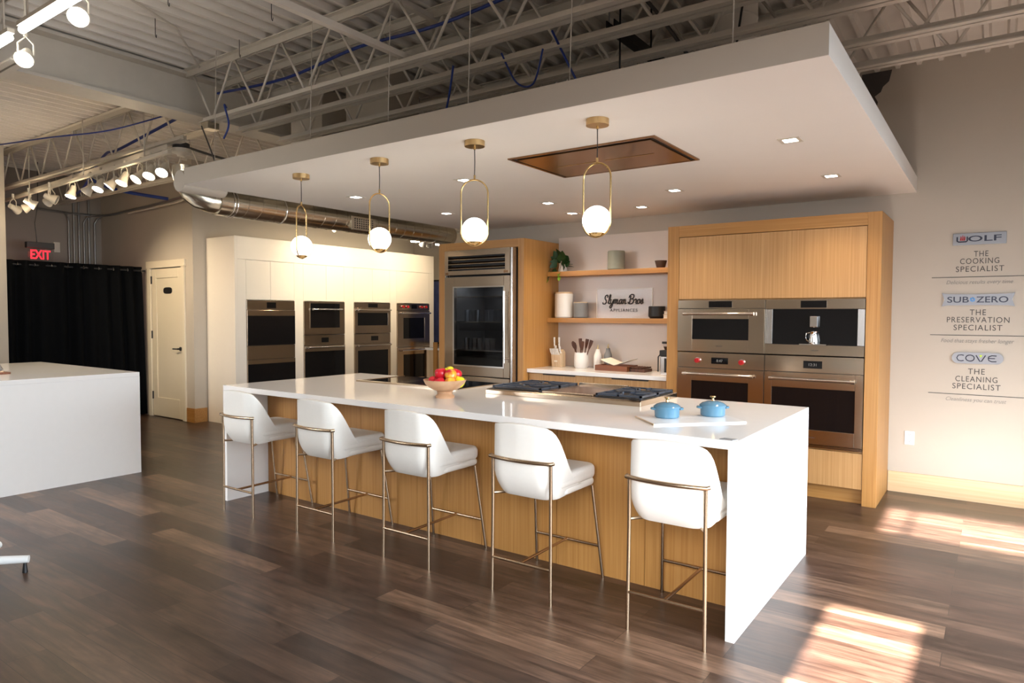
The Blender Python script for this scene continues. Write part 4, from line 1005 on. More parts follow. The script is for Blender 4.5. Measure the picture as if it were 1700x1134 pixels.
# office chair base poking in at the lower left
t = thing('swivel_stool', 'white arm of a swivel chair base at the left edge', 'chair', (-3.829, -1.717, 0))
CHX, CHY = -3.740, -1.804
for k in range(5):
    a = R(55.4+72*k); e_ = (CHX+.36*math.cos(a), CHY+.36*math.sin(a), .075)
    MB().tube([(CHX, CHY, .095), e_], [.03, .021], 12).build('base_arm', M['plastic'], t)
    MB().lathe([(0, 0), (.014, 0), (.012, .02), (.008, .06), (0, .06)], (e_[0]-.02*math.cos(a), e_[1]-.02*math.sin(a), 0), 16).build('glide', M['black'], t)
MB().tube([(CHX, CHY, .09), (CHX, CHY, .42)], .028, 14).build('gas_column', M['blackmetal'], t)
MB().lathe([(0, 0), (.14, 0), (.17, .03), (.155, .07), (0, .075)], (CHX, CHY, .42), 32).build('seat', M['leather'], t)

# ------------------------------------------------------------------ wall graphics and outlet on the back wall
YG = YW-.002
def vinyl(name, label, cat, lines, mat, group=None, rule=None):
    t = thing(name, label, cat, (.82, YW, lines[0][3] if lines else rule[2]), group)
    for txt, xa, xb, z, h, sh in lines:
        face_minus_y(text_mb(txt, w=xb-xa, h=h, space=1.15 if not sh else 1.0, extr=.0008, shear=sh), (xa+xb)/2, YG+.0008, z).build('lettering', M[mat], t)
    if rule: B(rule[0], rule[1], YG-.001, YG+.001, rule[2]-.0025, rule[2]+.0025).build('rule_line', M['greyink'], t)
    return t
# WOLF
t = thing('brand_badge', 'silver WOLF badge at the top of the wall lettering', 'badge', (.80, YW, 2.09), 'brand badges on the right wall')
B(.625, .975, YG-.012, YG, 2.042, 2.136).build('plate', M['badge'], t, bevel=.003)
face_minus_y(text_mb('OLF', w=.215, h=.046, extr=.002, offset=.012), .835, YG-.014, 2.09).build('badge_lettering', M['navy'], t)
q = MB()
for pts in ([(.655, 2.108), (.655, 2.075), (.665, 2.068), (.715, 2.068), (.722, 2.075), (.722, 2.108)],): q.tube([(a, YG-.0135, b2) for a, b2 in pts], .0052, 6)
q.build('letter_w', M['navy'], t)
q = MB()
for x in (.678, .690, .702): q.tube([(x, YG-.0135, 2.078), (x+.003, YG-.0135, 2.10), (x+.001, YG-.0135, 2.122-.6*abs(x-.69))], [.006, .005, .001], 6)
q.build('flame', M['red'], t)
vinyl('wall_lettering', 'dark lettering THE COOKING SPECIALIST under the top badge', 'lettering', [('THE', .768, .862, 1.971, .044, 0), ('COOKING', .678, .933, 1.915, .044, 0), ('SPECIALIST', .651, .965, 1.853, .044, 0)], 'greyink')
vinyl('wall_tagline', 'thin line with italic words Delicious results every time', 'lettering', [('Delicious results every time', .589, 1.024, 1.745, .040, .3)], 'paleink', rule=(.488, 1.32, 1.79))
# SUB-ZERO
t = thing('brand_badge', 'silver SUB-ZERO badge in the middle of the wall lettering', 'badge', (.80, YW, 1.61), 'brand badges on the right wall')
MB().prism([(.562, 1.664), (.60, 1.655), (.80, 1.651), (1.0, 1.655), (1.04, 1.664), (1.022, 1.61), (1.04, 1.556), (1.0, 1.564), (.80, 1.567), (.60, 1.564), (.562, 1.556), (.580, 1.61)], 'Y', YG-.012, YG).build('plate', M['badge'], t)
face_minus_y(text_mb('SUB', w=.145, h=.048, extr=.002, offset=.010), .672, YG-.014, 1.61).build('badge_lettering', M['navy'], t)
face_minus_y(text_mb('ZERO', w=.205, h=.048, extr=.002, offset=.010), .895, YG-.014, 1.61).build('badge_lettering', M['navy'], t)
q = MB()
for k in range(8):
    a = 2*PI*k/8; q.tube([(.768+.008*math.cos(a), YG-.0135, 1.61+.008*math.sin(a)), (.768+.019*math.cos(a), YG-.0135, 1.61+.019*math.sin(a))], .0032, 6)
q.tube([(.768+.010*math.cos(2*PI*k/12), YG-.0135, 1.61+.010*math.sin(2*PI*k/12)) for k in range(12)], .003, 6, closed=True)
q.build('snowflake_emblem', M['skyblue'], t)
vinyl('wall_lettering', 'dark lettering THE PRESERVATION SPECIALIST under the middle badge', 'lettering', [('THE', .752, .858, 1.509, .044, 0), ('PRESERVATION', .600, 1.009, 1.450, .044, 0), ('SPECIALIST', .647, .965, 1.388, .044, 0)], 'greyink')
vinyl('wall_tagline', 'thin line with italic words Food that stays fresher longer', 'lettering', [('Food that stays fresher longer', .563, 1.043, 1.278, .042, .3)], 'paleink', rule=(.487, 1.32, 1.326))
# COVE
t = thing('brand_badge', 'silver oval COVE badge lowest on the wall', 'badge', (.81, YW, 1.146), 'brand badges on the right wall')
pts = [(.685+.044*math.cos(R(90+15*k)), 1.146+.044*math.sin(R(90+15*k))) for k in range(13)]+[(.935+.044*math.cos(R(-90+15*k)), 1.146+.044*math.sin(R(-90+15*k))) for k in range(13)]
MB().prism(pts, 'Y', YG-.012, YG).build('plate', M['badge'], t)
q = MB()
q.tube([(.722, YG-.0135, 1.166), (.705, YG-.0135, 1.17), (.685, YG-.0135, 1.166), (.675, YG-.0135, 1.146), (.685, YG-.0135, 1.126), (.705, YG-.0135, 1.122), (.722, YG-.0135, 1.126)], .0038, 6)
q.tube([(.763+.028*math.cos(2*PI*k/20), YG-.0135, 1.146+.024*math.sin(2*PI*k/20)) for k in range(20)], .0038, 6, closed=True)
q.tube([(.802, YG-.0135, 1.170), (.828, YG-.0135, 1.122), (.838, YG-.0135, 1.122), (.864, YG-.0135, 1.170)], .0038, 6)
q.tube([(.935, YG-.0135, 1.168), (.905, YG-.0135, 1.170), (.885, YG-.0135, 1.160), (.882, YG-.0135, 1.146), (.885, YG-.0135, 1.132), (.905, YG-.0135, 1.122), (.935, YG-.0135, 1.124)], .0038, 6)
q.tube([(.885, YG-.0135, 1.147), (.925, YG-.0135, 1.147)], .0035, 6)
q.build('badge_lettering', M['navy'], t)
MB().prism([(.822, 1.172), (.844, 1.172), (.833, 1.150)], 'Y', YG-.015, YG-.012).build('green_wedge', M['lime'], t)
vinyl('wall_lettering', 'dark lettering THE CLEANING SPECIALIST under the oval badge', 'lettering', [('THE', .752, .862, 1.040, .044, 0), ('CLEANING', .669, .945, .978, .044, 0), ('SPECIALIST', .650, .966, .919, .044, 0)], 'greyink')
vinyl('wall_tagline', 'thin line with italic words Cleanliness you can trust', 'lettering', [('Cleanliness you can trust', .608, 1.006, .808, .040, .3)], 'paleink', rule=(.485, 1.32, .852))
t = thing('wall_outlet', 'white wall outlet low on the right wall beside the oak cabinet', 'outlet', (.361, YW, .463))
B(.325, .397, YW-.008, YW-.001, .405, .52).build('cover_plate', M['plastic'], t, bevel=.003)
for z in (.438, .488):
    q = MB().prism([(.361+.016*math.cos(2*PI*k/16), z+.018*math.sin(2*PI*k/16)) for k in range(16)], 'Y', YW-.010, YW-.008).build('socket', M['plastic'], t)
    MB().box(.353, .355, YW-.0105, YW-.0095, z, z+.009).box(.367, .369, YW-.0105, YW-.0095, z, z+.009).box(.359, .363, YW-.0105, YW-.0095, z-.011, z-.006).build('slots', M['black'], q)

# ------------------------------------------------------------------ ceiling steel
ZT = ZC
def joist(y, x0, x1, label, grp, zb=3.05, zt=None, ph=0):
    zt = zt or ZC
    t = thing('steel_joist', label, 'joist', ((x0+x1)/2, y, zb), grp)
    # double angle chords
    MB().box(x0, x1, y-.05, y-.008, zt-.008, zt-.001).box(x0, x1, y-.016, y-.008, zt-.055, zt-.008).box(x0, x1, y+.008, y+.05, zt-.008, zt-.001).box(x0, x1, y+.008, y+.016, zt-.055, zt-.008).build('top_chord', M['steelpaint'], t)
    MB().box(x0+.25, x1-.1, y-.05, y-.008, zb, zb+.008).box(x0+.25, x1-.1, y-.016, y-.008, zb+.008, zb+.045).box(x0+.25, x1-.1, y+.008, y+.05, zb, zb+.008).box(x0+.25, x1-.1, y+.008, y+.016, zb+.008, zb+.045).build('bottom_chord', M['steelpaint'], t)
    pan = .30; x = x0+.08+ph; k = 0; me = {}
    while x+pan < x1-.05:
        key = k % 2
        if key not in me:
            a, b2 = (zt-.035, zb+.03) if key == 0 else (zb+.03, zt-.035)
            o = MB().tube([(x, y, a), (x+pan*.93, y, b2)], .0095, 8).build('web_bar', M['steelpaint'], t); me[key] = (o, x)
        else:
            src, sxx = me[key]; o = src.copy(); COL.objects.link(o); o.parent = t; o.location = (x-sxx, 0, 0)
        x += pan; k += 1
JY = [(.14, 'front-most joist above the canopy edge'), (.47, 'second joist from the front above the canopy'), (.88, 'third joist from the front above the canopy'), (1.43, 'fourth joist, passing beside the vertical round duct'), (1.85, 'fifth joist, passing close to the back wall side')]
for i, (y, lb) in enumerate(JY): joist(y, -4.72, RX, 'pale painted open web steel joist, '+lb, 'open web joists over the kitchen', ph=(.13*i) % .3)
for i, (y, lb) in enumerate([(.33, 'closest of those left of the big beam'), (1.25, 'middle of those left of the big beam'), (2.6, 'rear of those left of the big beam')]):
    joist(y, -10.45 if y < 1.9 else -7.8, -5.02, 'tan lit open web steel joist, '+lb, 'open web joists left of the beam', ph=.05*i)
joist(-1.30, -8.0, -4.0, 'open web joist at the top left corner behind the bright tube lights', 'open web joists left of the beam')
# wide flange beam along Y
t = tag(MB().box(-4.97, -4.70, FRY+.05, YW-.01, 3.17, 3.195).box(-4.97, -4.70, FRY+.05, YW-.01, ZC-.03, ZC-.002).box(-4.86, -4.80, FRY+.05, YW-.01, 3.195, ZC-.03).build('steel_beam', M['steelpaint'], bevel=.003), 'deep white painted steel beam crossing the ceiling at upper left', 'beam'); rebase(t, (-4.83, 0, 3.17))
# bridging
for x, z, lb in ((-2.19, 3.100, 'lower pale bridging angle running across the joists'), (-2.23, 3.46, 'upper pale bridging angle running across the joists')):
    o = tag(MB().box(x-.02, x+.02, -1.6, 3.3, z, z+.006).box(x+.014, x+.02, -1.6, 3.3, z+.006, z+.036).build('bridging_angle', M['steelpaint']), lb, 'steel angle', 'bridging angles'); rebase(o, (x, .8, z))
# thin conduit on the deck, upper left
o = tag(MB().tube([(-4.6, .2, ZC-.012), (-3.9, -.4, ZC-.012), (-3.2, -1.9, ZC-.012)], .008, 8).build('ceiling_conduit', M['steelpaint']), 'thin conduit crossing the corrugated deck at upper left', 'conduit'); rebase(o, (-3.9, -.4, ZC-.012))
# suspension wires
for x, y, lb in ((-2.936, .0, 'leftmost wire holding the canopy'), (-2.183, 0, 'second wire from the left holding the canopy'), (-1.544, 0, 'third wire from the left holding the canopy'), (-.878, 0, 'fourth wire from the left holding the canopy'), (-.05, 0, 'rightmost wire holding the canopy'), (-4.1, .0, 'wire at the far left end of the canopy')):
    o = tag(MB().tube([(x, y, SZ1), (x+.01, y+.02, ZC)], .0028, 6).build('suspension_wire', M['steelpaint']), 'thin steel '+lb, 'wire', 'canopy suspension wires'); rebase(o, (x, y, SZ1))
for x, y, lb in ((-3.9, -.55, 'near the left'), (-3.35, -.75, 'nearest the light fixture'), (-3.0, -.25, 'near the bridging bar'), (-3.75, .0, 'beside the first joist end')):
    o = tag(MB().tube([(x, y, ZC-.12), (x, y, ZC)], .0025, 6).tube([(x, y, ZC-.12), (x+.012, y, ZC-.135), (x+.016, y, ZC-.115)], .0025, 6).build('ceiling_hook', M['blackmetal']), 'small dark wire hook hanging from the deck, '+lb, 'hook', 'wire hooks on the deck'); rebase(o, (x, y, ZC-.12))
# boxed beige ducts
for x0, x1, y0_, y1_, z0, z1, nm, lb in ((-5.62, -5.06+.0, 1.45, 1.80, 2.75, 3.40, 'boxed_duct', 'beige boxed duct standing behind the joists, left one'),
                                    (-3.75, -3.20, .95, 1.36, 2.75, 3.04, 'boxed_duct', 'horizontal grey-beige duct box just above the canopy'),
                                    (-4.55, -4.1, 1.05, 1.36, 2.66, ZC-.01, 'boxed_duct', 'beige boxed duct behind the first joists, left of two upright ones'),
                                    (-3.72, -3.20, 1.00, 1.36, 3.045, ZC-.01, 'boxed_duct', 'beige boxed duct behind the first joists, right of two upright ones')):
    if x0 < -5: continue
    mb = B(x0, x1, y0_, y1_, z0, z1)
    if z1 > 3.4:
        mb.box(x0-.012, x1+.012, y0_-.012, y1_+.012, z0+.02, z0+.045)
    o = tag(mb.build(nm, M['wall'], bevel=.004), lb, 'duct', 'boxed ducts above the canopy'); rebase(o, ((x0+x1)/2, (y0_+y1_)/2, z0))
# round upright duct
o = thing('round_duct', 'light grey upright round duct rising above the canopy right side', 'duct', (-.40, 1.14, 2.66))
mb = MB().lathe([(.0, 2.66), (.125, 2.66), (.125, 2.95), (.130, 2.955), (.125, 2.96), (.125, 3.25), (.130, 3.255), (.125, 3.26), (.125, ZC-.005), (0, ZC-.004)], (-.40, 1.15, 0), 32).build('duct_body', M['deck'], o)
MB().tube([(-.37, 1.02, 2.66), (-.355, 1.0, 3.0), (-.32, 1.02, 3.3), (-.25, 1.06, ZC-.01)], .007, 8).build('cable', M['black'], o)
# black strut channel on rods
t = thing('strut_channel', 'black strut channel hung on rods above the canopy', 'strut', (-.972, 1.0, 3.16))
MB().box(-1.0, -.994, .62, 1.38, 3.16, 3.215).box(-.95, -.944, .62, 1.38, 3.16, 3.215).box(-1.0, -.944, .62, 1.38, 3.155, 3.161).build('channel', M['blackmetal'], t)
for y in (.75, 1.2): MB().tube([(-.972, y, 2.66), (-.972, y, ZC-.005)], .006, 8).build('threaded_rod', M['blackmetal'], t)
MB().tube([(-1.02, .70, ZC-.2), (-1.02, .70, 3.15), (-1.0, .70, 3.135), (-.95, .70, 3.135), (-.93, .70, 3.15)], .005, 8).build('hook_rod', M['conduit'], t)
# cables above canopy
def cable(label, pts, r=.006, mat='bluecable', nm='cable'):
    P3 = []
    for i in range(len(pts)-1):
        p0, p1, p2, p3 = [Vector(pts[max(0, min(len(pts)-1, i+d_))]) for d_ in (-1, 0, 1, 2)]
        for j in range(6):
            q = j/6; P3.append(.5*((2*p1)+(p2-p0)*q+(2*p0-5*p1+4*p2-p3)*q*q+(-p0+3*p1-3*p2+p3)*q**3))
    P3.append(Vector(pts[-1]))
    o = tag(MB().tube([tuple(p) for p in P3], r, 8).build(nm, M[mat]), label, 'cable'); return rebase(o, pts[0])
cable('blue cable bundle running along between the first two joists', [(-4.55, .31, 3.36), (-3.6, .30, 3.30), (-2.8, .31, 3.36), (-2.0, .30, 3.33), (-1.0, .31, 3.40), (.4, .3, 3.42)], .011)
cable('blue cable drooping from the joist to the canopy, left', [(-4.12, .12, 3.12), (-4.02, .04, 3.10), (-3.98, .05, 2.95), (-4.02, .03, 2.84)], .007)
cable('blue cable slanting down behind the middle canopy wire', [(-1.95, .35, 3.07), (-2.05, .42, 2.9), (-2.2, .5, 2.66)], .007)
cable('blue cable hanging in a loop near the black strut', [(-1.62, .42, 3.10), (-1.56, .5, 2.93), (-1.4, .45, 2.88), (-1.3, .40, 3.05)], .006)
cable('blue cable hanging right of the looped cable', [(-1.25, .42, 3.15), (-1.15, .5, 2.9), (-1.05, .55, 2.68)], .007)
cable('grey flexible conduit arching above the canopy', [(-2.0, .9, 2.66), (-1.75, .95, 2.93), (-1.45, .98, 2.95), (-1.2, 1.0, 2.68)], .012, 'greycable', 'flexible_conduit')
cable('grey flexible conduit beside the round duct', [(-.9, .75, 3.45), (-.75, .85, 3.25), (-.55, .98, 2.9), (-.5, 1.0, 2.66)], .012, 'greycable', 'flexible_conduit')
cable('thin dark wire from junction box down to the canopy at left', [(-4.38, .06, 3.0), (-4.2, .02, 2.80), (-4.08, 0, 2.64)], .006, 'greycable')
o = tag(B(-4.44, -4.34, .09, .19, 2.99, 3.045).build('junction_box', M['galv'], bevel=.003), 'small galvanised junction box at the end of the front joist', 'box'); rebase(o, (-4.39, .14, 2.99))
cable('blue cable bundle sagging below the joists left of the beam', [(-5.1, .35, 3.30), (-6.6, .45, 3.20), (-7.2, .55, 3.22), (-8.6, .9, 3.05), (-9.8, 1.2, 3.1)], .014)
cable('blue cable bundle lying across the far left joists', [(-7.9, .6, 3.12), (-8.4, 1.2, 3.08), (-8.2, 1.8, 3.02)], .022)
cable('thin blue cable across the deck at far left', [(-5.2, .36, 3.34), (-5.9, .05, 3.20), (-6.6, -.2, 3.18), (-7.4, -.33, 3.2), (-9.0, -.45, 3.3)], .007)
cable('dark conduit curving above the left end of the canopy', [(-5.0, 1.9, 3.0), (-4.95, 1.2, 2.92), (-5.3, .8, 3.0), (-5.55, .45, 3.12)], .012, 'greycable')

# ------------------------------------------------------------------ spiral duct
t = thing('spiral_duct', 'shiny spiral duct running back beside the canopy', 'duct', (-4.62, 1.8, 2.44))
MB().tube([(-4.60, .30+i*.1, 2.445) for i in range(32)], [.115+(.0025 if i % 1 else 0) for i in range(32)], 40).build('duct_pipe', M['galv'], t)
mb = MB(); pts = []
for i in range(420):
    y = .32+i*3.05/420; a = y*2*PI/.14; pts.append((-4.60+.1165*math.cos(a), y, 2.445+.1165*math.sin(a)))
mb.tube(pts, .0016, 4).build('spiral_seam', M['galv'], t)
for y in (.42, .45, .95): MB().tube([(-4.60+.118*math.cos(2*PI*k/36), y, 2.445+.118*math.sin(2*PI*k/36)) for k in range(36)], .006, 8, closed=True).build('joint_ring', M['chrome'], t)
g = MB()
g.prism([(-4.505, 2.50), (-4.475, 2.485), (-4.475, 2.345), (-4.515, 2.36)], 'Y', 1.72, 2.06)
gv = g.build('side_vent', M['galv'], t, bevel=.002)
mb = MB()
for k in range(9):
    for j in range(5): mb.box(-4.4765, -4.474, 1.76+k*.03, 1.775+k*.03, 2.365+j*.022, 2.378+j*.022)
mb.build('vent_slots', M['black'], gv)
# elbow and painted end
MB().tube([(-4.60, .42, 2.445), (-4.60, .34, 2.445), (-4.61, .26, 2.45), (-4.64, .19, 2.475), (-4.67, .14, 2.52), (-4.69, .11, 2.58), (-4.70, .10, 2.66), (-4.70, .10, 2.72)], .105, 32).build('elbow', M['galv'], t)
o = tag(MB().tube([(-4.415, -.115, 2.535), (-4.415, YW-.01 if False else .26, 2.535)], .085, 32).build('painted_bulkhead', M['wall']), 'rounded beige end of the canopy where the duct meets it', 'bulkhead'); rebase(o, (-4.41, 0, 2.535))

# ------------------------------------------------------------------ track heads
def track_head(label, pos, aim, lit=True, scale=1.0, grp=None, energy=0, spot=60, col=(1, .8, .55), hang=0):
    '''pos = lens centre; aim = direction of the lamp'''
    t = thing('track_head', label, 'spotlight', pos, grp)
    d_ = Vector(aim).normalized(); q = d_.to_track_quat('Z', 'Y').to_matrix().to_4x4()
    S = Matrix.Scale(scale, 4)
    MB().lathe([(0, -.135), (.028, -.135), (.034, -.10), (.036, -.07), (.056, -.015), (.060, 0), (.056, .002), (.052, -.004), (0, -.006)], n=28).xf(q @ S).build('housing', M['fixture'], t, world=False)
    MB().lathe([(0, -.0045), (.051, -.0045), (.0505, -.001), (0, 0)], n=28).xf(q @ S).build('lens', M['lens' if lit else 'lensoff'], t, world=False)
    b0 = q @ Vector((0, 0, -.08*scale)); s_ = Vector((d_.y, -d_.x, 0)); s_ = s_.normalized() if s_.length > .01 else Vector((1, 0, 0))
    topz = .125*scale
    MB().tube([tuple(b0+s_*.045*scale), tuple(b0+s_*.045*scale+Vector((0, 0, topz*.6))), tuple(b0+Vector((0, 0, topz))), tuple(b0-s_*.045*scale+Vector((0, 0, topz*.6))), tuple(b0-s_*.045*scale)], .006*scale, 8).build('yoke', M['fixture'], t, world=False)
    MB().tube([tuple(b0+Vector((0, 0, topz))), tuple(b0+Vector((0, 0, topz+.05*scale)))], .014*scale, 12).build('track_adapter', M['fixture'], t, world=False)
    if hang: MB().tube([tuple(b0+Vector((0, 0, topz))), (b0.x, b0.y, hang-pos[2]+.002)], .006, 8).build('hanger', M['fixture'], t, world=False)
    if energy: light('track_beam', 'SPOT', Vector(pos)+d_*.01, energy, col, aim=d_, size=.04, spot_size=R(spot), spot_blend=.8)
    return t
GH = 'track spotlights on the left ceiling'
HD = [(-5.27, (.45, -.55, -.8)), (-5.52, (.35, -.5, -.9)), (-5.79, (.1, -.7, -.8)), (-6.10, (.1, -.5, -.95)), (-6.39, (-.3, -.6, -.8)), (-6.65, (.2, -.5, -.95)), (-6.96, (-.6, -.5, -.8)), (-7.36, (.1, -.35, -1)), (-7.75, (.5, .8, -.4)), (-8.04, (-.9, -.35, -.6)), (-8.40, (.3, .9, -.5)), (-8.80, (-.6, -.8, -.5)), (-9.0, (-.4, .8, -.3))]
ords = ['first', 'second', 'third', 'fourth', 'fifth', 'sixth', 'seventh', 'eighth', 'ninth', 'tenth', 'eleventh', 'twelfth', 'thirteenth']
for i, (x, am) in enumerate(HD):
    y = .19+(-5.27-x)*.04
    track_head(f'white track spotlight, {ords[i]} from the right end of the long left track', (x, y, 2.75), am, i not in (8, 10, 11, 12), .95, GH, hang=2.906)
# beams of the lit heads (three lamps stand for the pools they throw)
for x, y, am, e in ((-8.3, .28, (.02, 1.0, -.75), 80), (-6.4, .25, (-.5, 1, -.7), 60), (-8.7, .35, (.1, -.8, -1), 50), (-5.5, .2, (-.3, -.35, -1), 40), (-7.0, .3, (-.05, -.5, -1), 50)):
    light('track_beam', 'SPOT', (x, y, 2.7), e, (1, .80, .55), aim=am, size=.05, spot_size=R(80), spot_blend=.9)
ta = thing('lighting_track', 'long tan track carrying the row of spotlights at left', 'lighting track', (-7.2, .28, 2.92))
MB().prism([(-9.5, .345), (-5.12, .17), (-5.12, .205), (-9.5, .38)], 'Z', 2.905, 2.935).build('track_rail', M['fixture'], ta)
for x in (-5.6, -7.0, -8.6):
    y = .19+(-5.27-x)*.04; MB().tube([(x, y, 2.93), (x, y, ZC-.01)], .006, 8).build('hanger', M['steelpaint'], ta)
o = tag(MB().prism([(-9.6, .50), (-5.3, .26), (-5.3, .31), (-9.6, .55)], 'Z', 2.985, 2.99).prism([(-9.6, .50), (-5.3, .26), (-5.3, .266), (-9.6, .506)], 'Z', 2.99, 3.03).build('support_channel', M['steelpaint']), 'long tan steel channel above the spotlight track', 'steel channel'); rebase(o, (-7.4, .4, 3.03))
t = thing('smoke_detector', 'round white detector beneath a dark box at the track end', 'detector', (-5.35, .42, 2.97))
MB().lathe([(0, .05), (.075, .05), (.075, .10), (0, .10)], (-5.35, .42, 2.97), 24).build('box', M['darkplastic'], t)
MB().lathe([(0, -.02), (.03, -.02), (.045, 0), (.085, .012), (.09, .048), (0, .049)], (-5.35, .42, 2.97), 24).build('dome', M['fixture'], t)
# cabinet wash heads
GC = 'track spotlights washing the white oven cabinets'
CW = [(2.51, 'leftmost'), (2.92, 'second from the left'), (3.33, 'third from the left'), (4.20, 'fourth from the left'), (4.63, 'fifth from the left'), (4.77, 'rightmost')]
for i, (y, lb) in enumerate(CW):
    track_head(f'small track spotlight behind the spiral duct, {lb}', (-6.2, y, 2.60 if y < 4.5 else 2.52), (-.6, .12, -.75) if i != 1 else (-.9, -.4, -.4), i != 1, .9, GC, hang=2.79 if y > 4.5 else 0)
for y, e in ((2.9, 38), (3.65, 66), (4.5, 66), (5.3, 50)):
    light('cabinet_wash', 'SPOT', (-6.15, y, 2.58), e, (1, .82, .56), aim=(-1.0, 0, -.55), size=.05, spot_size=R(100), spot_blend=.9)
o = tag(B(-6.22, -6.18, 2.3, 5.6, 2.79, 2.82).box(-6.205, -6.195, 2.9, 2.91, 2.82, ZC).box(-6.205, -6.195, 4.9, 4.91, 2.82, ZC).build('lighting_track', M['fixture']), 'short white track above the white oven cabinets', 'lighting track'); rebase(o, (-6.2, 4, 2.79))
for y, lb in ((4.47, 'left'), (5.02, 'right')):
    o = tag(B(-6.24, -6.16, y-.05, y+.05, 2.56, 2.58).box(-6.203, -6.197, y-.003, y+.003, 2.58, 2.79).build('lamp_bar', M['tube']), f'short bright lamp bar near the fridge surround, {lb} of two', 'lamp', 'lamp bars'); rebase(o, (-6.2, y, 2.56))

# near fixtures, upper left
for xa, xb, lb in ((-3.39, -2.70, 'right, longer tube'), (-4.05, -3.56, 'left, cut by the frame edge')):
    t = thing('tube_light', 'bright linear tube light at the top left corner, '+lb, 'tube light', ((xa+xb)/2, -1.53, 3.0), 'tube lights at upper left')
    MB().tube([(xa, -1.53, 3.0), (xb, -1.53, 3.0)], .019, 16).build('tube', M['tube'], t)
    MB().box(xa-.02, xb+.02, -1.548, -1.512, 3.022, 3.045).build('fixture_channel', M['fixture'], t)
    for x in (xa+.08, xb-.08): MB().tube([(x, -1.53, 3.045), (x, -1.53, ZC-.01)], .006, 8).build('hanger', M['steelpaint'], t)
track_head('large white spotlight under the left tube light, seen at the left edge', (-3.66, -1.43, 2.93), (.75, -.45, -.75), True, .85, 'large spotlights at upper left', hang=ZC-.002)
track_head('large white spotlight beside the right tube light, near the top edge', (-2.93, -1.44, 2.985), (.75, -.45, -.65), True, .85, 'large spotlights at upper left', hang=ZC-.002)

# ------------------------------------------------------------------ left corner: curtain, exit sign, conduits
t = thing('curtain', 'floor length black curtain closing off the left passage', 'curtain', (-9.12, 1.05, 0))
mb = MB(); vs = []; nC = 240; zt = 2.145
for r_, z in enumerate((.02, .5, 1.0, 1.5, 1.9, zt)):
    for i in range(nC+1):
        f = i/nC; y = .22+f*1.66*(1+.03*(1-z/zt)); am = .030+.016*math.sin(f*17)+.010*(1-z/zt)
        ph = f*2*PI*9+.6*math.sin(f*9)+.3*math.sin(z*1.3+f*5)
        vs.append((-9.12+am*math.sin(ph), min(y, 1.93), z))
fs = [(r_*(nC+1)+i, r_*(nC+1)+i+1, (r_+1)*(nC+1)+i+1, (r_+1)*(nC+1)+i) for r_ in range(5) for i in range(nC)]
mb.add(vs, fs, True).build('cloth', M['cloth'], t, solid=.004)
for k in range(9):
    y = .35+k*.19
    MB().tube([(-9.12+.024*math.cos(2*PI*j/16), y, 2.09+.024*math.sin(2*PI*j/16)) for j in range(16)], .004, 6, closed=True).build('grommet', M['chrome'], t)
o = tag(MB().tube([(-9.12, .21, 2.09), (-9.12, 1.93, 2.09)], .012, 12).build('curtain_rod', M['black']), 'black rod carrying the black curtain', 'curtain rod'); rebase(o, (-9.12, 1.05, 2.09))
t = thing('exit_sign', 'lit red EXIT sign hanging above the black curtain', 'exit sign', (-9.75, .83, 2.2))
B(-9.79, -9.71, .67, 1.0, 2.36, 2.44).build('housing', M['darkplastic'], t, bevel=.004)
B(-9.76, -9.75, .69, .99, 2.19, 2.36).build('panel', M['clear'], t)
face_plus_x(text_mb('EXIT', w=.24, h=.125, extr=.003, offset=.02), -9.745, .84, 2.275).build('exit_letters', M['exitred'], t)
MB().tube([(-9.75, .80, 2.44), (-9.75, .78, 2.7), (-9.75, .82, 2.95), (-9.75, .83, ZC-.002)], .006, 8).build('cord', M['greycable'], t)
light('exit_glow', 'POINT', (-9.70, .72, 2.28), .8, (1, .05, .04), size=.05)
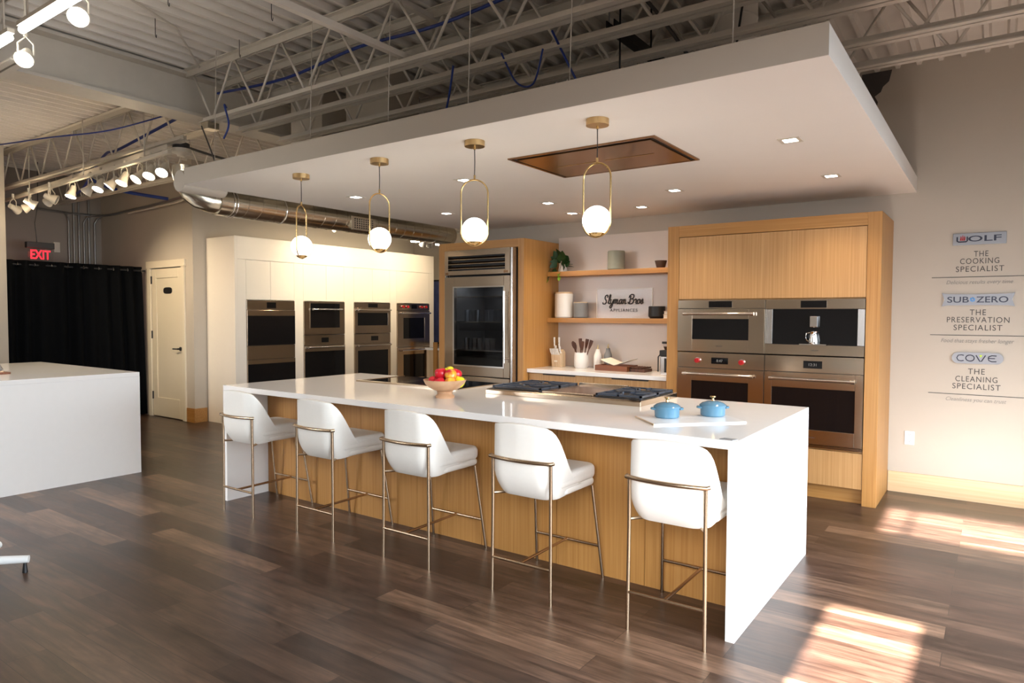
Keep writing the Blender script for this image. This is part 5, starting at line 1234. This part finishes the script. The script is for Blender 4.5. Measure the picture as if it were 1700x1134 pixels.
o = tag(B(-10.5, -10.47, 1.28, 1.36, 2.38, 2.53).build('wall_sensor', M['fixture'], bevel=.004), 'small pale box on the grey wall right of the EXIT sign', 'sensor'); rebase(o, (-10.48, 1.32, 2.38))
for k, y in enumerate((1.48, 1.55, 1.62, 1.69, 1.76, 1.84)):
    top = ZC-.01 if k in (1, 2, 4) else 2.98
    pts = [(-10.47, y, 0.02), (-10.47, y, 2.8)]
    if k in (1, 2, 4): pts += [(-10.47, y, ZC-.02)]
    else:
        s = -1 if k in (0,) else 1
        pts += [(-10.47, y, 2.86), (-10.45, y+s*.03, 2.93), (-10.40, y+s*.08, 2.97)]
    o = tag(MB().tube(pts, .013, 10).build('wall_conduit', M['conduit']), f'upright metal conduit in the left corner, {ords[k]} from the left', 'conduit', 'upright conduits in the left corner'); rebase(o, (-10.47, y, 0))
cable('thick dark pipe crossing the left corner above the curtain', [(-10.42, -.1, 3.05), (-10.40, .9, 2.99), (-10.40, 1.85, 2.98), (-9.4, 1.90, 2.99), (-8.3, 1.90, 3.03), (-7.2, 1.98 if False else 1.90, 3.10)], .018, 'conduit', 'cross_pipe')
cable('pale pipe slanting towards the round duct', [(-9.3, 1.80, 2.92), (-7.95, 1.78, 2.95), (-6.4, 1.05, 2.78), (-4.87, .38, 2.53)], .012, 'steelpaint', 'pale_pipe')

light('fridge_fill', 'AREA', (-3.62, 3.1, 1.84), 12, (.9, .95, 1), aim=(0, 0, -1), size=.6, size_y=.2)  # area lamp added inside the fridge to brighten its dark interior
pt = MB().prism([(-.06, ZC), (.165, ZC), (.145, 3.44), (.10, 3.40), (.085, 3.36), (.04, 3.33), (.065, 3.28), (.05, 3.2), (.07, 3.1), (.04, 2.9), (-.06, 2.9)], 'Y', YW-.003, YW)
bpt = pt.build('unpainted_patch', plain('bare_dark_wall', srgb(78, 72, 68), .8, noise=.1), bpy.data.objects['wall_back'])

for x in (-5.9, -7.2, -8.4): light('track_fill', 'POINT', (x, .2, 2.66), 6, (1, .78, .5), size=.06)  # bare point lamps added along the track to warm the left bay
